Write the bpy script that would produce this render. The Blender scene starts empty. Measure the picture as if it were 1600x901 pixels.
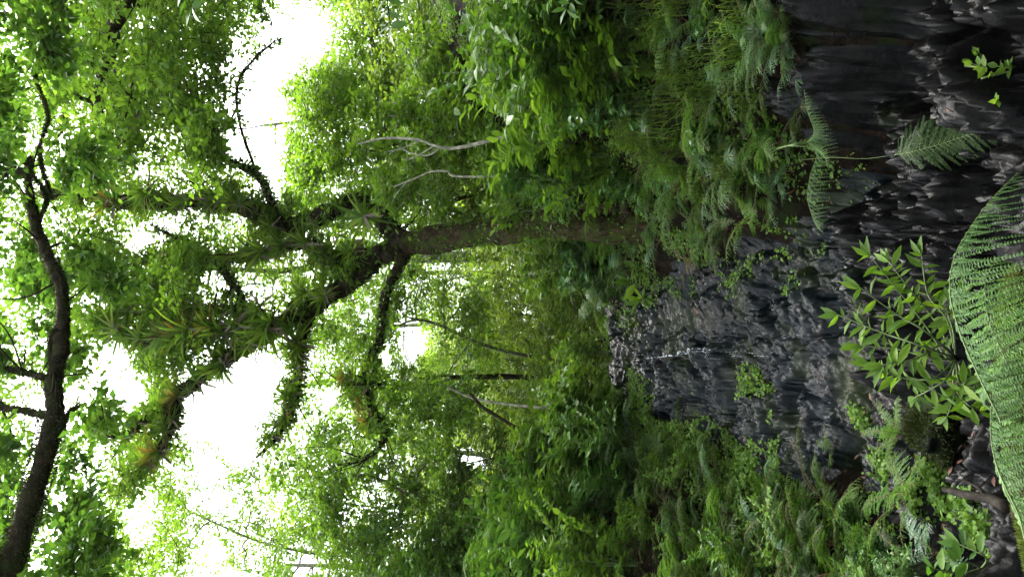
import bpy, math, random
import numpy as np
from mathutils import Vector, Matrix

SEED = 7
rng = np.random.default_rng(SEED)
random.seed(SEED)
scene = bpy.context.scene
COL = scene.collection

# ------------------------------------------------------------------ camera
PITCH = math.radians(12.0)
CAM = np.array([0.0, 0.0, 1.6])
FPX = 1256.0
RIGHT = np.array([1.0, 0, 0])
UP = np.array([0, -math.sin(PITCH), math.cos(PITCH)])
FWD = np.array([0, math.cos(PITCH), math.sin(PITCH)])
cam_d = bpy.data.cameras.new('camera')
cam_d.sensor_width = 36.0
cam_d.lens = 36.0 * FPX / 1600.0
cam_d.clip_start = 0.05
cam_d.clip_end = 2000
cam = bpy.data.objects.new('camera', cam_d)
COL.objects.link(cam)
# the photograph was taken with the camera turned a quarter: scene up is picture left
M = Matrix(((-UP[0], RIGHT[0], -FWD[0]), (-UP[1], RIGHT[1], -FWD[1]), (-UP[2], RIGHT[2], -FWD[2])))
cam.matrix_world = Matrix.Translation(Vector(CAM)) @ M.to_4x4()
scene.camera = cam

# ------------------------------------------------------------------ light
SUN_EL, SUN_AZ = 68.0, 10.0        # azimuth measured from +Y towards +X
world = bpy.data.worlds.new('World')
scene.world = world
world.use_nodes = True
wn, wl = world.node_tree.nodes, world.node_tree.links
wn.clear()
sky = wn.new('ShaderNodeTexSky')
sky.sky_type = 'NISHITA'
sky.sun_disc = False
sky.sun_elevation = math.radians(SUN_EL)
sky.sun_rotation = math.radians(SUN_AZ)
sky.air_density = 1.2
sky.dust_density = 6.0
sky.ozone_density = 1.0
hs = wn.new('ShaderNodeHueSaturation')
hs.inputs['Saturation'].default_value = 0.35
hs.inputs['Value'].default_value = 1.25
bg = wn.new('ShaderNodeBackground')
bg.inputs['Strength'].default_value = 0.15
wo = wn.new('ShaderNodeOutputWorld')
wl.new(sky.outputs[0], hs.inputs['Color'])
wl.new(hs.outputs[0], bg.inputs['Color'])
wl.new(bg.outputs[0], wo.inputs['Surface'])
sun_d = bpy.data.lights.new('sun', 'SUN')
sun_d.energy = 1.5
sun_d.angle = math.radians(25)
sun_d.color = (1.0, 0.97, 0.92)
sun = bpy.data.objects.new('sun', sun_d)
COL.objects.link(sun)
el, az = math.radians(SUN_EL), math.radians(SUN_AZ)
sd = Vector((math.cos(el) * math.sin(az), math.cos(el) * math.cos(az), math.sin(el)))
sun.rotation_euler = sd.to_track_quat('Z', 'Y').to_euler()
sun.location = (0, 0, 30)
scene.view_settings.view_transform = 'Standard'
scene.view_settings.look = 'None'
scene.view_settings.gamma = 1.0
scene.view_settings.exposure = 2.7
scene.cycles.max_bounces = 12
scene.cycles.diffuse_bounces = 8
scene.cycles.transmission_bounces = 8
scene.cycles.glossy_bounces = 3
scene.cycles.caustics_reflective = False
scene.cycles.caustics_refractive = False
scene.cycles.use_denoising = True


# ------------------------------------------------------------------ pixel helpers (photo is 1600 x 901)
def P(x, y, Y):
    """world point at world depth Y on the ray through photo pixel (x, y)"""
    xr = ((901 - y) - 450.5) / FPX
    yu = (800 - x) / FPX
    d = xr * RIGHT + yu * UP + FWD
    return CAM + d * (Y / d[1])


def proj(p):
    d = np.asarray(p) - CAM
    f = d @ FWD
    f = np.where(f < 0.05, 0.05, f)
    return 800 - FPX * (d @ UP) / f, 901 - (450.5 + FPX * (d @ RIGHT) / f)


def surf(X, Y):
    """top of whatever lies there: soil outside the channel, wet rock inside"""
    X, Y = np.asarray(X, float), np.asarray(Y, float)
    inside = np.minimum(np.interp(Y, KY, KR) - X, X - np.interp(Y, KY, KL))
    amp = np.where(Y < 5.7, .12 + 1.75 * sstep(3.2, 4.2, Y), 1.0)
    return H(X, Y) + np.where((inside > -.05) & (Y < 12), .03 + amp * rock_height(X, Y), 0)


def rayground(x, y, y0=2.0, y1=60.0, lift=0.0):
    """first point where the ray through pixel (x, y) meets the terrain"""
    ys = np.linspace(y0, y1, 900)
    xr = ((901 - y) - 450.5) / FPX
    yu = (800 - x) / FPX
    d = xr * RIGHT + yu * UP + FWD
    pts = CAM[None] + d[None] * (ys / d[1])[:, None]
    h = surf(pts[:, 0], pts[:, 1]) + lift
    k = np.nonzero(pts[:, 2] <= h)[0]
    if len(k) == 0:
        return None
    q = pts[k[0]].copy()
    q[2] = h[k[0]] - lift
    return q


# ------------------------------------------------------------------ noise
def _hash(i, j, k, s):
    n = (i.astype(np.int64) * 73856093) ^ (j.astype(np.int64) * 19349663) ^ (k.astype(np.int64) * 83492791) ^ (s * 2654435761)
    n = (n ^ (n >> 13)) * 1274126177
    n &= 0xffffffff
    n = (n ^ (n >> 16)) & 0xffffff
    return n / float(0xffffff)


def vnoise(x, y, z=None, s=0):
    x, y = np.asarray(x, float), np.asarray(y, float)
    z = np.zeros_like(x) if z is None else np.asarray(z, float)
    i, j, k = np.floor(x), np.floor(y), np.floor(z)
    fx, fy, fz = x - i, y - j, z - k
    fx, fy, fz = [f * f * f * (f * (f * 6 - 15) + 10) for f in (fx, fy, fz)]
    r = 0
    for a in (0, 1):
        for b in (0, 1):
            for c in (0, 1):
                w = (fx if a else 1 - fx) * (fy if b else 1 - fy) * (fz if c else 1 - fz)
                r = r + w * _hash(i + a, j + b, k + c, s)
    return r * 2 - 1


def fbm(x, y, z=None, o=4, s=0, g=0.5):
    r, a, t = 0, 1.0, 0
    z = np.zeros_like(np.asarray(x, float)) if z is None else z
    for q in range(o):
        r = r + a * vnoise(x * 2 ** q, y * 2 ** q, z * 2 ** q, s + q * 17)
        t += a
        a *= g
    return r / t


def worley(x, y, s=0):
    """first and second nearest feature distances and the cell's random value"""
    i, j = np.floor(x), np.floor(y)
    d1 = np.full(x.shape, 9.0)
    d2 = np.full(x.shape, 9.0)
    cid = np.zeros(x.shape)
    for a in (-1, 0, 1):
        for b in (-1, 0, 1):
            ci, cj = i + a, j + b
            px = ci + _hash(ci, cj, cj * 0, s + 1)
            py = cj + _hash(ci, cj, cj * 0, s + 2)
            d = np.hypot(px - x, py - y)
            h = _hash(ci, cj, cj * 0, s + 3)
            near = d < d1
            d2 = np.where(near, d1, np.minimum(d2, d))
            cid = np.where(near, h, cid)
            d1 = np.where(near, d, d1)
    return d1, d2, cid


def sstep(a, b, x):
    t = np.clip((np.asarray(x, float) - a) / (b - a), 0, 1)
    return t * t * (3 - 2 * t)


# ------------------------------------------------------------------ terrain
KY = [0.0, 2.5, 3.5, 4.5, 5.0, 6.0, 6.6, 8.0, 9.5, 11.0, 13.0, 20.0, 60.0]
KR = [1.9, 1.9, 1.9, 1.7, 1.25, 0.62, 0.42, 0.25, 0.0, -0.38, -0.6, -1.0, -1.0]
KL = [-0.2, -0.8, -1.25, -1.4, -1.38, -1.3, -1.4, -1.5, -1.5, -1.36, -1.0, -1.2, -1.2]
KZy = [0.0, 4.5, 5.6, 6.2, 11.0, 11.8, 13.0, 40.0, 80.0, 400.0]
KZz = [-0.15, 0.0, 0.08, 0.22, 2.36, 2.5, 2.6, 8.4, 14.0, 30.0]


def H(X, Y, raw=False):
    X, Y = np.asarray(X, float), np.asarray(Y, float)
    xr = np.interp(Y, KY, KR) + 0.10 * vnoise(Y * 1.7, Y * 0, s=5)
    xl = np.interp(Y, KY, KL) + 0.12 * vnoise(Y * 1.4, Y * 0, s=6)
    zc = np.interp(Y, KZy, KZz)
    far = sstep(11.0, 15.0, Y)
    h0 = np.interp(Y, [3, 4.5, 6.5, 8, 12], [0.75, 0.66, 0.34, 0.15, 0.05])
    dr = X - xr
    rise_r = h0 * sstep(0.0, 0.22, dr) + 1.0 * np.clip(dr, 0, 1.7) + 0.35 * np.clip(dr - 1.7, 0, 12) + 0.08 * np.clip(dr - 13.7, 0, 500)
    dl = xl - X
    l0 = np.interp(Y, [0, 2, 4, 6, 7], [0.6, 0.5, 0.3, 0.12, 0.03])
    rise_l = l0 * sstep(0.0, 0.3, dl) + 0.62 * np.clip(dl, 0, 2.6) + 0.3 * np.clip(dl - 2.6, 0, 12) + 0.08 * np.clip(dl - 14.6, 0, 500)
    rise = (rise_r + rise_l) * (1 - 0.62 * far)
    bank = np.clip(np.maximum(dr, dl) / 0.5, 0, 1)
    z = zc + rise
    z = z + bank * (0.10 * fbm(X * 1.3, Y * 1.3, o=3, s=3) + 0.035 * fbm(X * 5, Y * 5, o=2, s=9))
    z = np.maximum(z, .46 * sstep(3.35, 2.75, Y) * sstep(1.0, .4, X) + .03 * fbm(X * 4, Y * 4, o=2, s=31) - .4 * (sstep(2.7, 3.5, Y) + sstep(.4, 1.1, X)))
    z = z + far * 0.5 * fbm(X * 0.22, Y * 0.22, o=2, s=21)
    return z


# ------------------------------------------------------------------ mesh builder
class MB:
    def __init__(self):
        self.v, self.t, self.q, self.tm, self.qm = [], [], [], [], []
        self.n = 0

    def add(self, v, tris=None, quads=None, mat=0):
        v = np.asarray(v, float).reshape(-1, 3)
        if tris is not None and len(tris):
            tris = np.asarray(tris, np.int64).reshape(-1, 3)
            self.t.append(tris + self.n)
            self.tm.append(np.full(len(tris), mat))
        if quads is not None and len(quads):
            quads = np.asarray(quads, np.int64).reshape(-1, 4)
            self.q.append(quads + self.n)
            self.qm.append(np.full(len(quads), mat))
        self.v.append(v)
        self.n += len(v)

    def mesh(self, name, mats, origin=(0, 0, 0), smooth=False):
        v = np.concatenate(self.v) - np.asarray(origin, float)
        t = np.concatenate(self.t) if self.t else np.zeros((0, 3), np.int64)
        q = np.concatenate(self.q) if self.q else np.zeros((0, 4), np.int64)
        me = bpy.data.meshes.new(name)
        me.vertices.add(len(v))
        me.vertices.foreach_set('co', v.astype(np.float32).ravel())
        nl = len(t) * 3 + len(q) * 4
        me.loops.add(nl)
        me.loops.foreach_set('vertex_index', np.concatenate([t.ravel(), q.ravel()]).astype(np.int32))
        me.polygons.add(len(t) + len(q))
        me.polygons.foreach_set('loop_start', np.concatenate([np.arange(len(t)) * 3, len(t) * 3 + np.arange(len(q)) * 4]).astype(np.int32))
        mi = np.concatenate(self.tm + self.qm) if (self.tm or self.qm) else np.zeros(0)
        me.polygons.foreach_set('material_index', mi.astype(np.int32))
        if smooth is True:
            me.polygons.foreach_set('use_smooth', np.ones(len(mi), bool))
        elif smooth == 'wood':            # slot 0 leaves flat, slot 1 smooth
            me.polygons.foreach_set('use_smooth', mi == 1)
        for m in (mats if isinstance(mats, (list, tuple)) else [mats]):
            me.materials.append(m)
        me.update(calc_edges=True)
        me.validate()
        return me


def unit(a):
    a = np.asarray(a, float)
    return a / np.maximum(np.linalg.norm(a, axis=-1, keepdims=True), 1e-9)


def link(name, me, parent=None, loc=(0, 0, 0)):
    o = bpy.data.objects.new(name, me)
    COL.objects.link(o)
    o.location = loc
    if parent is not None:
        o.parent = parent
    return o


def tag(o, label=None, cat=None, group=None, kind=None):
    if label: o['label'] = label
    if cat: o['category'] = cat
    if group: o['group'] = group
    if kind: o['kind'] = kind
    return o


def thing(name, label, cat, loc=(0, 0, 0), group=None):
    o = bpy.data.objects.new(name, None)
    o.empty_display_size = 0.1
    COL.objects.link(o)
    o.location = tuple(float(a) for a in loc)
    return tag(o, label, cat, group)


def part(name, mb, mats, parent, smooth=False):
    return link(name, mb.mesh(name, mats, tuple(parent.location), smooth), parent)


def catmull(pts, n=8):
    pts = np.asarray(pts, float)
    p = np.vstack([2 * pts[0] - pts[1], pts, 2 * pts[-1] - pts[-2]])
    out = []
    for i in range(1, len(p) - 2):
        t = np.linspace(0, 1, n, endpoint=False)[:, None]
        a, b, c, d = p[i - 1], p[i], p[i + 1], p[i + 2]
        out.append(0.5 * ((2 * b) + (-a + c) * t + (2 * a - 5 * b + 4 * c - d) * t ** 2 + (-a + 3 * b - 3 * c + d) * t ** 3))
    out.append(p[-2][None])
    return np.vstack(out)


def frames(pts):
    T = unit(np.gradient(pts, axis=0))
    up = np.array([0.3, 0.2, 0.93]) if abs(T[0] @ np.array([0.3, 0.2, 0.93])) < 0.9 else np.array([1.0, 0, 0])
    S = np.zeros_like(T)
    s = unit(np.cross(T[0], up))
    for i in range(len(T)):
        s = s - (s @ T[i]) * T[i]
        s = s / max(np.linalg.norm(s), 1e-9)
        S[i] = s
    return T, S, np.cross(T, S)


def tube(mb, pts, rad, sides=8, rough=0.0, mat=0, freq=5.0, seed=0):
    pts = np.asarray(pts, float)
    rad = np.asarray(rad, float) * np.ones(len(pts))
    T, S, N = frames(pts)
    a = np.linspace(0, 2 * np.pi, sides, endpoint=False)
    dirs = S[:, None] * np.cos(a)[None, :, None] + N[:, None] * np.sin(a)[None, :, None]
    ring = pts[:, None] + dirs * rad[:, None, None]
    if rough:
        f = freq
        nn = fbm(ring[..., 0] * f, ring[..., 1] * f, ring[..., 2] * f, o=3, s=seed)
        ring = ring + dirs * (nn * rough * rad[:, None])[..., None]
    n = len(pts)
    idx = np.arange(n * sides).reshape(n, sides)
    A, B = idx[:-1], idx[1:]
    q = np.stack([A, np.roll(A, -1, 1), np.roll(B, -1, 1), B], -1).reshape(-1, 4)
    v = np.vstack([ring.reshape(-1, 3), pts[0] - T[0] * rad[0] * .4, pts[-1] + T[-1] * rad[-1]])
    c0, c1 = n * sides, n * sides + 1
    tr = [[c0, idx[0, (k + 1) % sides], idx[0, k]] for k in range(sides)] + [[c1, idx[-1, k], idx[-1, (k + 1) % sides]] for k in range(sides)]
    mb.add(v, tr, q, mat)


LEAF4 = (np.array([[0, 0, 0], [0.42, 0.5, 0.06], [1, 0, -0.04], [0.42, -0.5, 0.06]]), [[0, 2, 1], [0, 3, 2]], None)
LEAF8 = (np.array([[0, 0, 0], [0.22, 0.36, 0.05], [0.55, 0.5, 0.05], [1, 0, -0.10], [0.55, -0.5, 0.05], [0.22, -0.36, 0.05], [0.22, 0, 0.0], [0.55, 0, 0.0]]),
         [[0, 6, 1], [0, 5, 6], [7, 3, 2], [7, 4, 3]], [[6, 7, 2, 1], [5, 4, 7, 6]])
PINN = (np.array([[0, 0.34, 0], [0, -0.34, 0], [0.62, -0.42, 0.0], [1, 0.0, -0.03], [0.62, 0.42, 0.0]]), [[1, 2, 0], [2, 4, 0], [2, 3, 4]], None)
STRAP = (np.array([[0, .38, .0], [0, -.38, .0], [.35, .5, .0], [.35, -.5, 0], [.7, .42, -.03], [.7, -.42, -.03], [1, 0, -.1]]),
         [[4, 5, 6]], [[0, 1, 3, 2], [2, 3, 5, 4]])


def leaves(mb, pos, D, N, L, W, tmpl=LEAF4, mat=0):
    pos = np.asarray(pos, float).reshape(-1, 3)
    n = len(pos)
    if n == 0:
        return
    D = unit(D) * np.ones((n, 1))
    N = np.asarray(N, float) * np.ones((n, 1))
    B = unit(np.cross(N, D))
    N = np.cross(D, B)
    L = (np.asarray(L, float) * np.ones(n))[:, None, None]
    W = (np.asarray(W, float) * np.ones(n))[:, None, None]
    tv, tt, tq = tmpl
    v = pos[:, None] + D[:, None] * tv[None, :, 0:1] * L + B[:, None] * tv[None, :, 1:2] * W + N[:, None] * tv[None, :, 2:3] * L
    k = len(tv)
    off = (np.arange(n) * k)[:, None, None]
    tr = (np.asarray(tt)[None] + off).reshape(-1, 3) if tt is not None else None
    qd = (np.asarray(tq)[None] + off).reshape(-1, 4) if tq is not None else None
    mb.add(v.reshape(-1, 3), tr, qd, mat)


def rdir(n, r=None):
    r = r or rng
    return unit(r.normal(size=(n, 3)))


# ------------------------------------------------------------------ materials
def newmat(name):
    m = bpy.data.materials.new(name)
    m.use_nodes = True
    m.node_tree.nodes.clear()
    return m, m.node_tree.nodes, m.node_tree.links


def ramp(nd, cols, pos=None):
    r = nd.new('ShaderNodeValToRGB')
    e = r.color_ramp.elements
    while len(e) < len(cols):
        e.new(0.5)
    for i, c in enumerate(cols):
        e[i].position = (pos[i] if pos else i / (len(cols) - 1))
        e[i].color = (*c, 1)
    return r


def leaf_mat(name, cols, trans=0.5, rough=0.45, tcol=(1.38, 1.38, 0.55), spec=0.22, patch=1.2):
    m, nd, lk = newmat(name)
    geo = nd.new('ShaderNodeNewGeometry')
    tc = nd.new('ShaderNodeTexCoord')
    nz = nd.new('ShaderNodeTexNoise')
    nz.inputs['Scale'].default_value = patch
    nz.inputs['Detail'].default_value = 2
    mx = nd.new('ShaderNodeMath'); mx.operation = 'MULTIPLY_ADD'
    mx.inputs[1].default_value = 0.62
    sub = nd.new('ShaderNodeMath'); sub.operation = 'MULTIPLY'
    sub.inputs[1].default_value = 0.38
    lk.new(tc.outputs['Object'], nz.inputs['Vector'])
    lk.new(nz.outputs['Fac'], sub.inputs[0])
    lk.new(geo.outputs['Random Per Island'], mx.inputs[0])
    lk.new(sub.outputs[0], mx.inputs[2])
    r = ramp(nd, cols)
    lk.new(mx.outputs[0], r.inputs['Fac'])
    pr = nd.new('ShaderNodeBsdfPrincipled')
    pr.inputs['Roughness'].default_value = rough
    pr.inputs['Specular IOR Level'].default_value = spec
    lk.new(r.outputs[0], pr.inputs['Base Color'])
    tr = nd.new('ShaderNodeBsdfTranslucent')
    mc = nd.new('ShaderNodeMix'); mc.data_type = 'RGBA'; mc.blend_type = 'MULTIPLY'
    mc.inputs[0].default_value = 1.0
    mc.inputs[7].default_value = (*tcol, 1)
    lk.new(r.outputs[0], mc.inputs[6])
    lk.new(mc.outputs[2], tr.inputs['Color'])
    ms = nd.new('ShaderNodeMixShader')
    ms.inputs[0].default_value = trans
    lk.new(pr.outputs[0], ms.inputs[1])
    lk.new(tr.outputs[0], ms.inputs[2])
    out = nd.new('ShaderNodeOutputMaterial')
    lk.new(ms.outputs[0], out.inputs['Surface'])
    return m


def solid_mat(name, cols, scale=6, rough=0.8, spec=0.3, bump=0.3, bscale=30, detail=6, pos=None, rrange=None, stretch=None, mossc=None, mossamt=0.5, coat=0.0, upmoss=0.0, bdist=0.02):
    m, nd, lk = newmat(name)
    tc = nd.new('ShaderNodeTexCoord')
    mp = nd.new('ShaderNodeMapping')
    if stretch: mp.inputs['Scale'].default_value = stretch
    lk.new(tc.outputs['Object'], mp.inputs['Vector'])
    nz = nd.new('ShaderNodeTexNoise')
    nz.inputs['Scale'].default_value = scale
    nz.inputs['Detail'].default_value = detail
    nz.inputs['Roughness'].default_value = 0.62
    lk.new(mp.outputs[0], nz.inputs['Vector'])
    r = ramp(nd, cols, pos or [0.3 + 0.4 * i / (len(cols) - 1) for i in range(len(cols))])
    lk.new(nz.outputs['Fac'], r.inputs['Fac'])
    pr = nd.new('ShaderNodeBsdfPrincipled')
    pr.inputs['Specular IOR Level'].default_value = spec
    pr.inputs['Roughness'].default_value = rough
    pr.inputs['Coat Weight'].default_value = coat
    pr.inputs['Coat Roughness'].default_value = 0.15
    colout = r.outputs[0]
    if mossc:
        n2 = nd.new('ShaderNodeTexNoise'); n2.inputs['Scale'].default_value = scale * 0.45; n2.inputs['Detail'].default_value = 5
        lk.new(tc.outputs['Object'], n2.inputs['Vector'])
        fac = n2.outputs['Fac']
        if upmoss:
            geo = nd.new('ShaderNodeNewGeometry')
            sx = nd.new('ShaderNodeSeparateXYZ')
            lk.new(geo.outputs['Normal'], sx.inputs[0])
            ma = nd.new('ShaderNodeMath'); ma.operation = 'MULTIPLY_ADD'; ma.inputs[1].default_value = upmoss
            lk.new(sx.outputs['Z'], ma.inputs[0]); lk.new(fac, ma.inputs[2])
            fac = ma.outputs[0]
        r2 = ramp(nd, [(0, 0, 0), (1, 1, 1)], [1 - mossamt - 0.08, 1 - mossamt + 0.08])
        lk.new(fac, r2.inputs['Fac'])
        mc = nd.new('ShaderNodeMix'); mc.data_type = 'RGBA'
        mc.inputs[7].default_value = (*mossc, 1)
        lk.new(r2.outputs[0], mc.inputs[0]); lk.new(colout, mc.inputs[6])
        colout = mc.outputs[2]
    lk.new(colout, pr.inputs['Base Color'])
    if rrange:
        n3 = nd.new('ShaderNodeTexNoise'); n3.inputs['Scale'].default_value = scale * 1.7; n3.inputs['Detail'].default_value = 4
        lk.new(mp.outputs[0], n3.inputs['Vector'])
        mr = nd.new('ShaderNodeMapRange')
        mr.inputs[1].default_value = 0.35; mr.inputs[2].default_value = 0.65
        mr.inputs[3].default_value = rrange[0]; mr.inputs[4].default_value = rrange[1]
        lk.new(n3.outputs['Fac'], mr.inputs[0]); lk.new(mr.outputs[0], pr.inputs['Roughness'])
    bn = nd.new('ShaderNodeTexNoise'); bn.inputs['Scale'].default_value = bscale; bn.inputs['Detail'].default_value = 8
    bn.inputs['Roughness'].default_value = 0.65
    lk.new(mp.outputs[0], bn.inputs['Vector'])
    bp = nd.new('ShaderNodeBump'); bp.inputs['Strength'].default_value = bump; bp.inputs['Distance'].default_value = bdist
    lk.new(bn.outputs['Fac'], bp.inputs['Height']); lk.new(bp.outputs[0], pr.inputs['Normal'])
    out = nd.new('ShaderNodeOutputMaterial')
    lk.new(pr.outputs[0], out.inputs['Surface'])
    return m


G = lambda r, g, b: (r, g, b)
M_LEAF_BRIGHT = leaf_mat('leaf_bright', [G(0.042, 0.095, 0.015), G(0.084, 0.169, 0.022), G(0.131, 0.237, 0.031), G(0.202, 0.304, 0.044)], trans=.5)
M_LEAF_MID = leaf_mat('leaf_mid', [G(0.040, 0.092, 0.019), G(0.083, 0.168, 0.026), G(0.129, 0.235, 0.035), G(0.202, 0.319, 0.048)], trans=.45)
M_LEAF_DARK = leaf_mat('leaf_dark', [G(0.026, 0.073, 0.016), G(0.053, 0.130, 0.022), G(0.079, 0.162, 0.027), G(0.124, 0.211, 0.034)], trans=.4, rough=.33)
M_LEAF_OLIVE = leaf_mat('leaf_olive', [G(.065, .11, .022), G(.12, .2, .036), G(.19, .28, .05), G(.27, .34, .07)], trans=.45)
M_LEAF_GLOSS = leaf_mat('leaf_gloss', [G(0.036, 0.101, 0.031), G(0.063, 0.151, 0.039), G(0.090, 0.185, 0.055), G(0.126, 0.235, 0.062)], trans=.25, rough=.25, spec=.7)
M_FERN_PALE = leaf_mat('fern_pale', [G(0.0378, 0.0891, 0.0211), G(0.0490, 0.1115, 0.0267), G(0.0601, 0.1312, 0.0329), G(0.0694, 0.1448, 0.0384)], trans=.35, rough=.5, patch=3)
M_FERN_HERO = leaf_mat('fern_fresh', [G(.03, .068, .018), G(.04, .088, .025), G(.05, .105, .03), G(.065, .125, .038)], trans=.3, rough=.55, spec=.12, patch=5)
M_FERN = leaf_mat('fern_green', [G(0.0484, 0.1210, 0.0242), G(0.0726, 0.1694, 0.0308), G(0.1089, 0.2178, 0.0429), G(0.1452, 0.2662, 0.0550)], trans=.45, rough=.4, patch=3)
M_FERN_BLUE = leaf_mat('fern_bluegreen', [G(0.0575, 0.1380, 0.0720), G(0.0862, 0.1840, 0.0960), G(0.1150, 0.2300, 0.1200), G(0.1610, 0.2875, 0.1560)], trans=.25, rough=.33, spec=.5, patch=3)
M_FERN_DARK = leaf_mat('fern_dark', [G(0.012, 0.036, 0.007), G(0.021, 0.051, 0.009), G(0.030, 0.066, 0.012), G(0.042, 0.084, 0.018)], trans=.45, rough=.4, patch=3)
M_FERN_DRY = leaf_mat('fern_dry', [G(.12, .10, .05), G(.17, .14, .08), G(.2, .18, .11), G(.14, .16, .07)], trans=.3, rough=.6, patch=3)
M_BROM = leaf_mat('bromeliad_leaf', [G(0.138, 0.230, 0.040), G(0.075, 0.149, 0.026), G(0.149, 0.254, 0.039), G(0.239, 0.344, 0.058), G(0.359, 0.419, 0.078)], trans=.5, rough=.4, patch=2)
M_BROM_RED = leaf_mat('bromeliad_rusty', [G(.12, .15, .03), G(.18, .19, .045), G(.24, .14, .05), G(.24, .22, .07)], trans=.5, rough=.4, patch=2)
M_BROM_OLD = leaf_mat('bromeliad_old_leaf', [G(.05, .035, .025), G(.09, .07, .05), G(.16, .13, .1), G(.22, .2, .17)], trans=.2, rough=.7, patch=2)
M_GRASS = leaf_mat('grass_blade', [G(.075, .05, .025), G(0.060, 0.072, 0.024), G(0.060, 0.120, 0.022), G(0.108, 0.192, 0.030), G(0.204, 0.228, 0.072)], trans=.35, rough=.5, patch=1.5)
M_MOSS = leaf_mat('moss_tuft', [G(0.03, 0.04, 0.011), G(0.063, 0.077, 0.017), G(0.098, 0.140, 0.025), G(0.140, 0.182, 0.035)], trans=.25, rough=.8, patch=2)
M_MOSS_DARK = leaf_mat('moss_tuft_dark', [G(.010, .012, .004), G(.02, .026, .006), G(.03, .042, .009), G(.045, .062, .012)], trans=.2, rough=.8, patch=2)
M_LITTER = leaf_mat('dead_leaf', [G(.02, .009, .006), G(.05, .02, .012), G(.10, .04, .022), G(.17, .10, .06)], trans=.1, rough=.55, patch=3)
M_BARK_DARK = solid_mat('bark_mossy_dark', [G(.010, .008, .006), G(.028, .02, .014), G(.055, .042, .03)], scale=14, rough=.9, spec=.04, bump=.8, bscale=40, mossc=G(.022, .032, .008), mossamt=.42)
M_BARK_BROWN = solid_mat('bark_brown', [G(.008, .006, .004), G(.028, .018, .011), G(.09, .06, .038)], scale=16, rough=.9, spec=.05, bump=1.0, bscale=30, mossc=G(.035, .05, .010), mossamt=.47, stretch=(1, 1, .4), bdist=.05)
M_BARK_PALE = solid_mat('bark_pale', [G(.08, .07, .05), G(.22, .2, .155), G(.42, .39, .32)], scale=13, rough=.7, bump=.4, bscale=40, mossc=G(.08, .11, .03), mossamt=.38)
M_BARK_GREY = solid_mat('bark_grey', [G(.05, .045, .03), G(.12, .11, .08), G(.2, .19, .14)], scale=12, rough=.8, bump=.5, bscale=40, mossc=G(.06, .08, .02), mossamt=.5)
M_BARK_DEAD = solid_mat('dead_wood', [G(0.0060, 0.0052, 0.0040), G(0.0150, 0.0125, 0.0095), G(0.0325, 0.0276, 0.0220)], scale=14, rough=.8, spec=.1, bump=.5, bscale=40)
M_SOIL = solid_mat('soil_litter', [G(.003, .002, .0015), G(.008, .0055, .0035), G(.022, .013, .008)], scale=9, rough=.85, bump=1.0, bscale=25, mossc=G(.012, .02, .005), mossamt=.42, bdist=.05, spec=.04)
M_ROCK = solid_mat('wet_rock', [G(.0006, .0011, .0018), G(.002, .0038, .0054), G(.007, .0115, .0155)], scale=4.5, rough=.3, spec=.13, bump=.3, bscale=30, rrange=(.17, .38), mossc=G(.012, .017, .005), mossamt=.44, stretch=(1, 1.6, 1), bdist=.02)
M_ROCK_DARK = solid_mat('wet_rock_dark', [G(.0015, .0015, .002), G(.004, .004, .004), G(.010, .009, .009)], scale=4.5, rough=.3, spec=.09, bump=.3, bscale=20, rrange=(.14, .34), mossc=G(.005, .008, .002), mossamt=.34, bdist=.02)
M_TWIG_RED = solid_mat('fern_stalk', [G(.07, .04, .02), G(.12, .08, .03)], scale=8, rough=.6, bump=.2)
M_STEM_GREEN = solid_mat('green_stem', [G(.07, .11, .03), G(.12, .17, .06)], scale=8, rough=.6, bump=.2)


def water_mat():
    m, nd, lk = newmat('dark_stream_water')
    tc = nd.new('ShaderNodeTexCoord')
    mp = nd.new('ShaderNodeMapping'); mp.inputs['Scale'].default_value = (2.6, 1, 1)
    nz = nd.new('ShaderNodeTexNoise'); nz.inputs['Scale'].default_value = 5; nz.inputs['Detail'].default_value = 4
    lk.new(tc.outputs['Object'], mp.inputs[0]); lk.new(mp.outputs[0], nz.inputs['Vector'])
    bp = nd.new('ShaderNodeBump'); bp.inputs['Strength'].default_value = .5; bp.inputs['Distance'].default_value = .03
    lk.new(nz.outputs['Fac'], bp.inputs['Height'])
    pr = nd.new('ShaderNodeBsdfPrincipled')
    pr.inputs['Base Color'].default_value = (.006, .006, .005, 1)
    pr.inputs['Roughness'].default_value = .08
    pr.inputs['IOR'].default_value = 1.33
    lk.new(bp.outputs[0], pr.inputs['Normal'])
    out = nd.new('ShaderNodeOutputMaterial'); lk.new(pr.outputs[0], out.inputs['Surface'])
    return m


def foam_mat():
    m, nd, lk = newmat('running_water_foam')
    tc = nd.new('ShaderNodeTexCoord')
    nz = nd.new('ShaderNodeTexNoise'); nz.inputs['Scale'].default_value = 45; nz.inputs['Detail'].default_value = 5
    lk.new(tc.outputs['Object'], nz.inputs['Vector'])
    r = ramp(nd, [(0, 0, 0), (1, 1, 1)], [.47, .60])
    lk.new(nz.outputs['Fac'], r.inputs['Fac'])
    pr = nd.new('ShaderNodeBsdfPrincipled'); pr.inputs['Base Color'].default_value = (.5, .54, .58, 1); pr.inputs['Roughness'].default_value = .35
    tp = nd.new('ShaderNodeBsdfTransparent')
    ms = nd.new('ShaderNodeMixShader')
    lk.new(r.outputs[0], ms.inputs[0]); lk.new(tp.outputs[0], ms.inputs[1]); lk.new(pr.outputs[0], ms.inputs[2])
    out = nd.new('ShaderNodeOutputMaterial'); lk.new(ms.outputs[0], out.inputs['Surface'])
    return m


M_WATER, M_FOAM = water_mat(), foam_mat()


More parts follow.
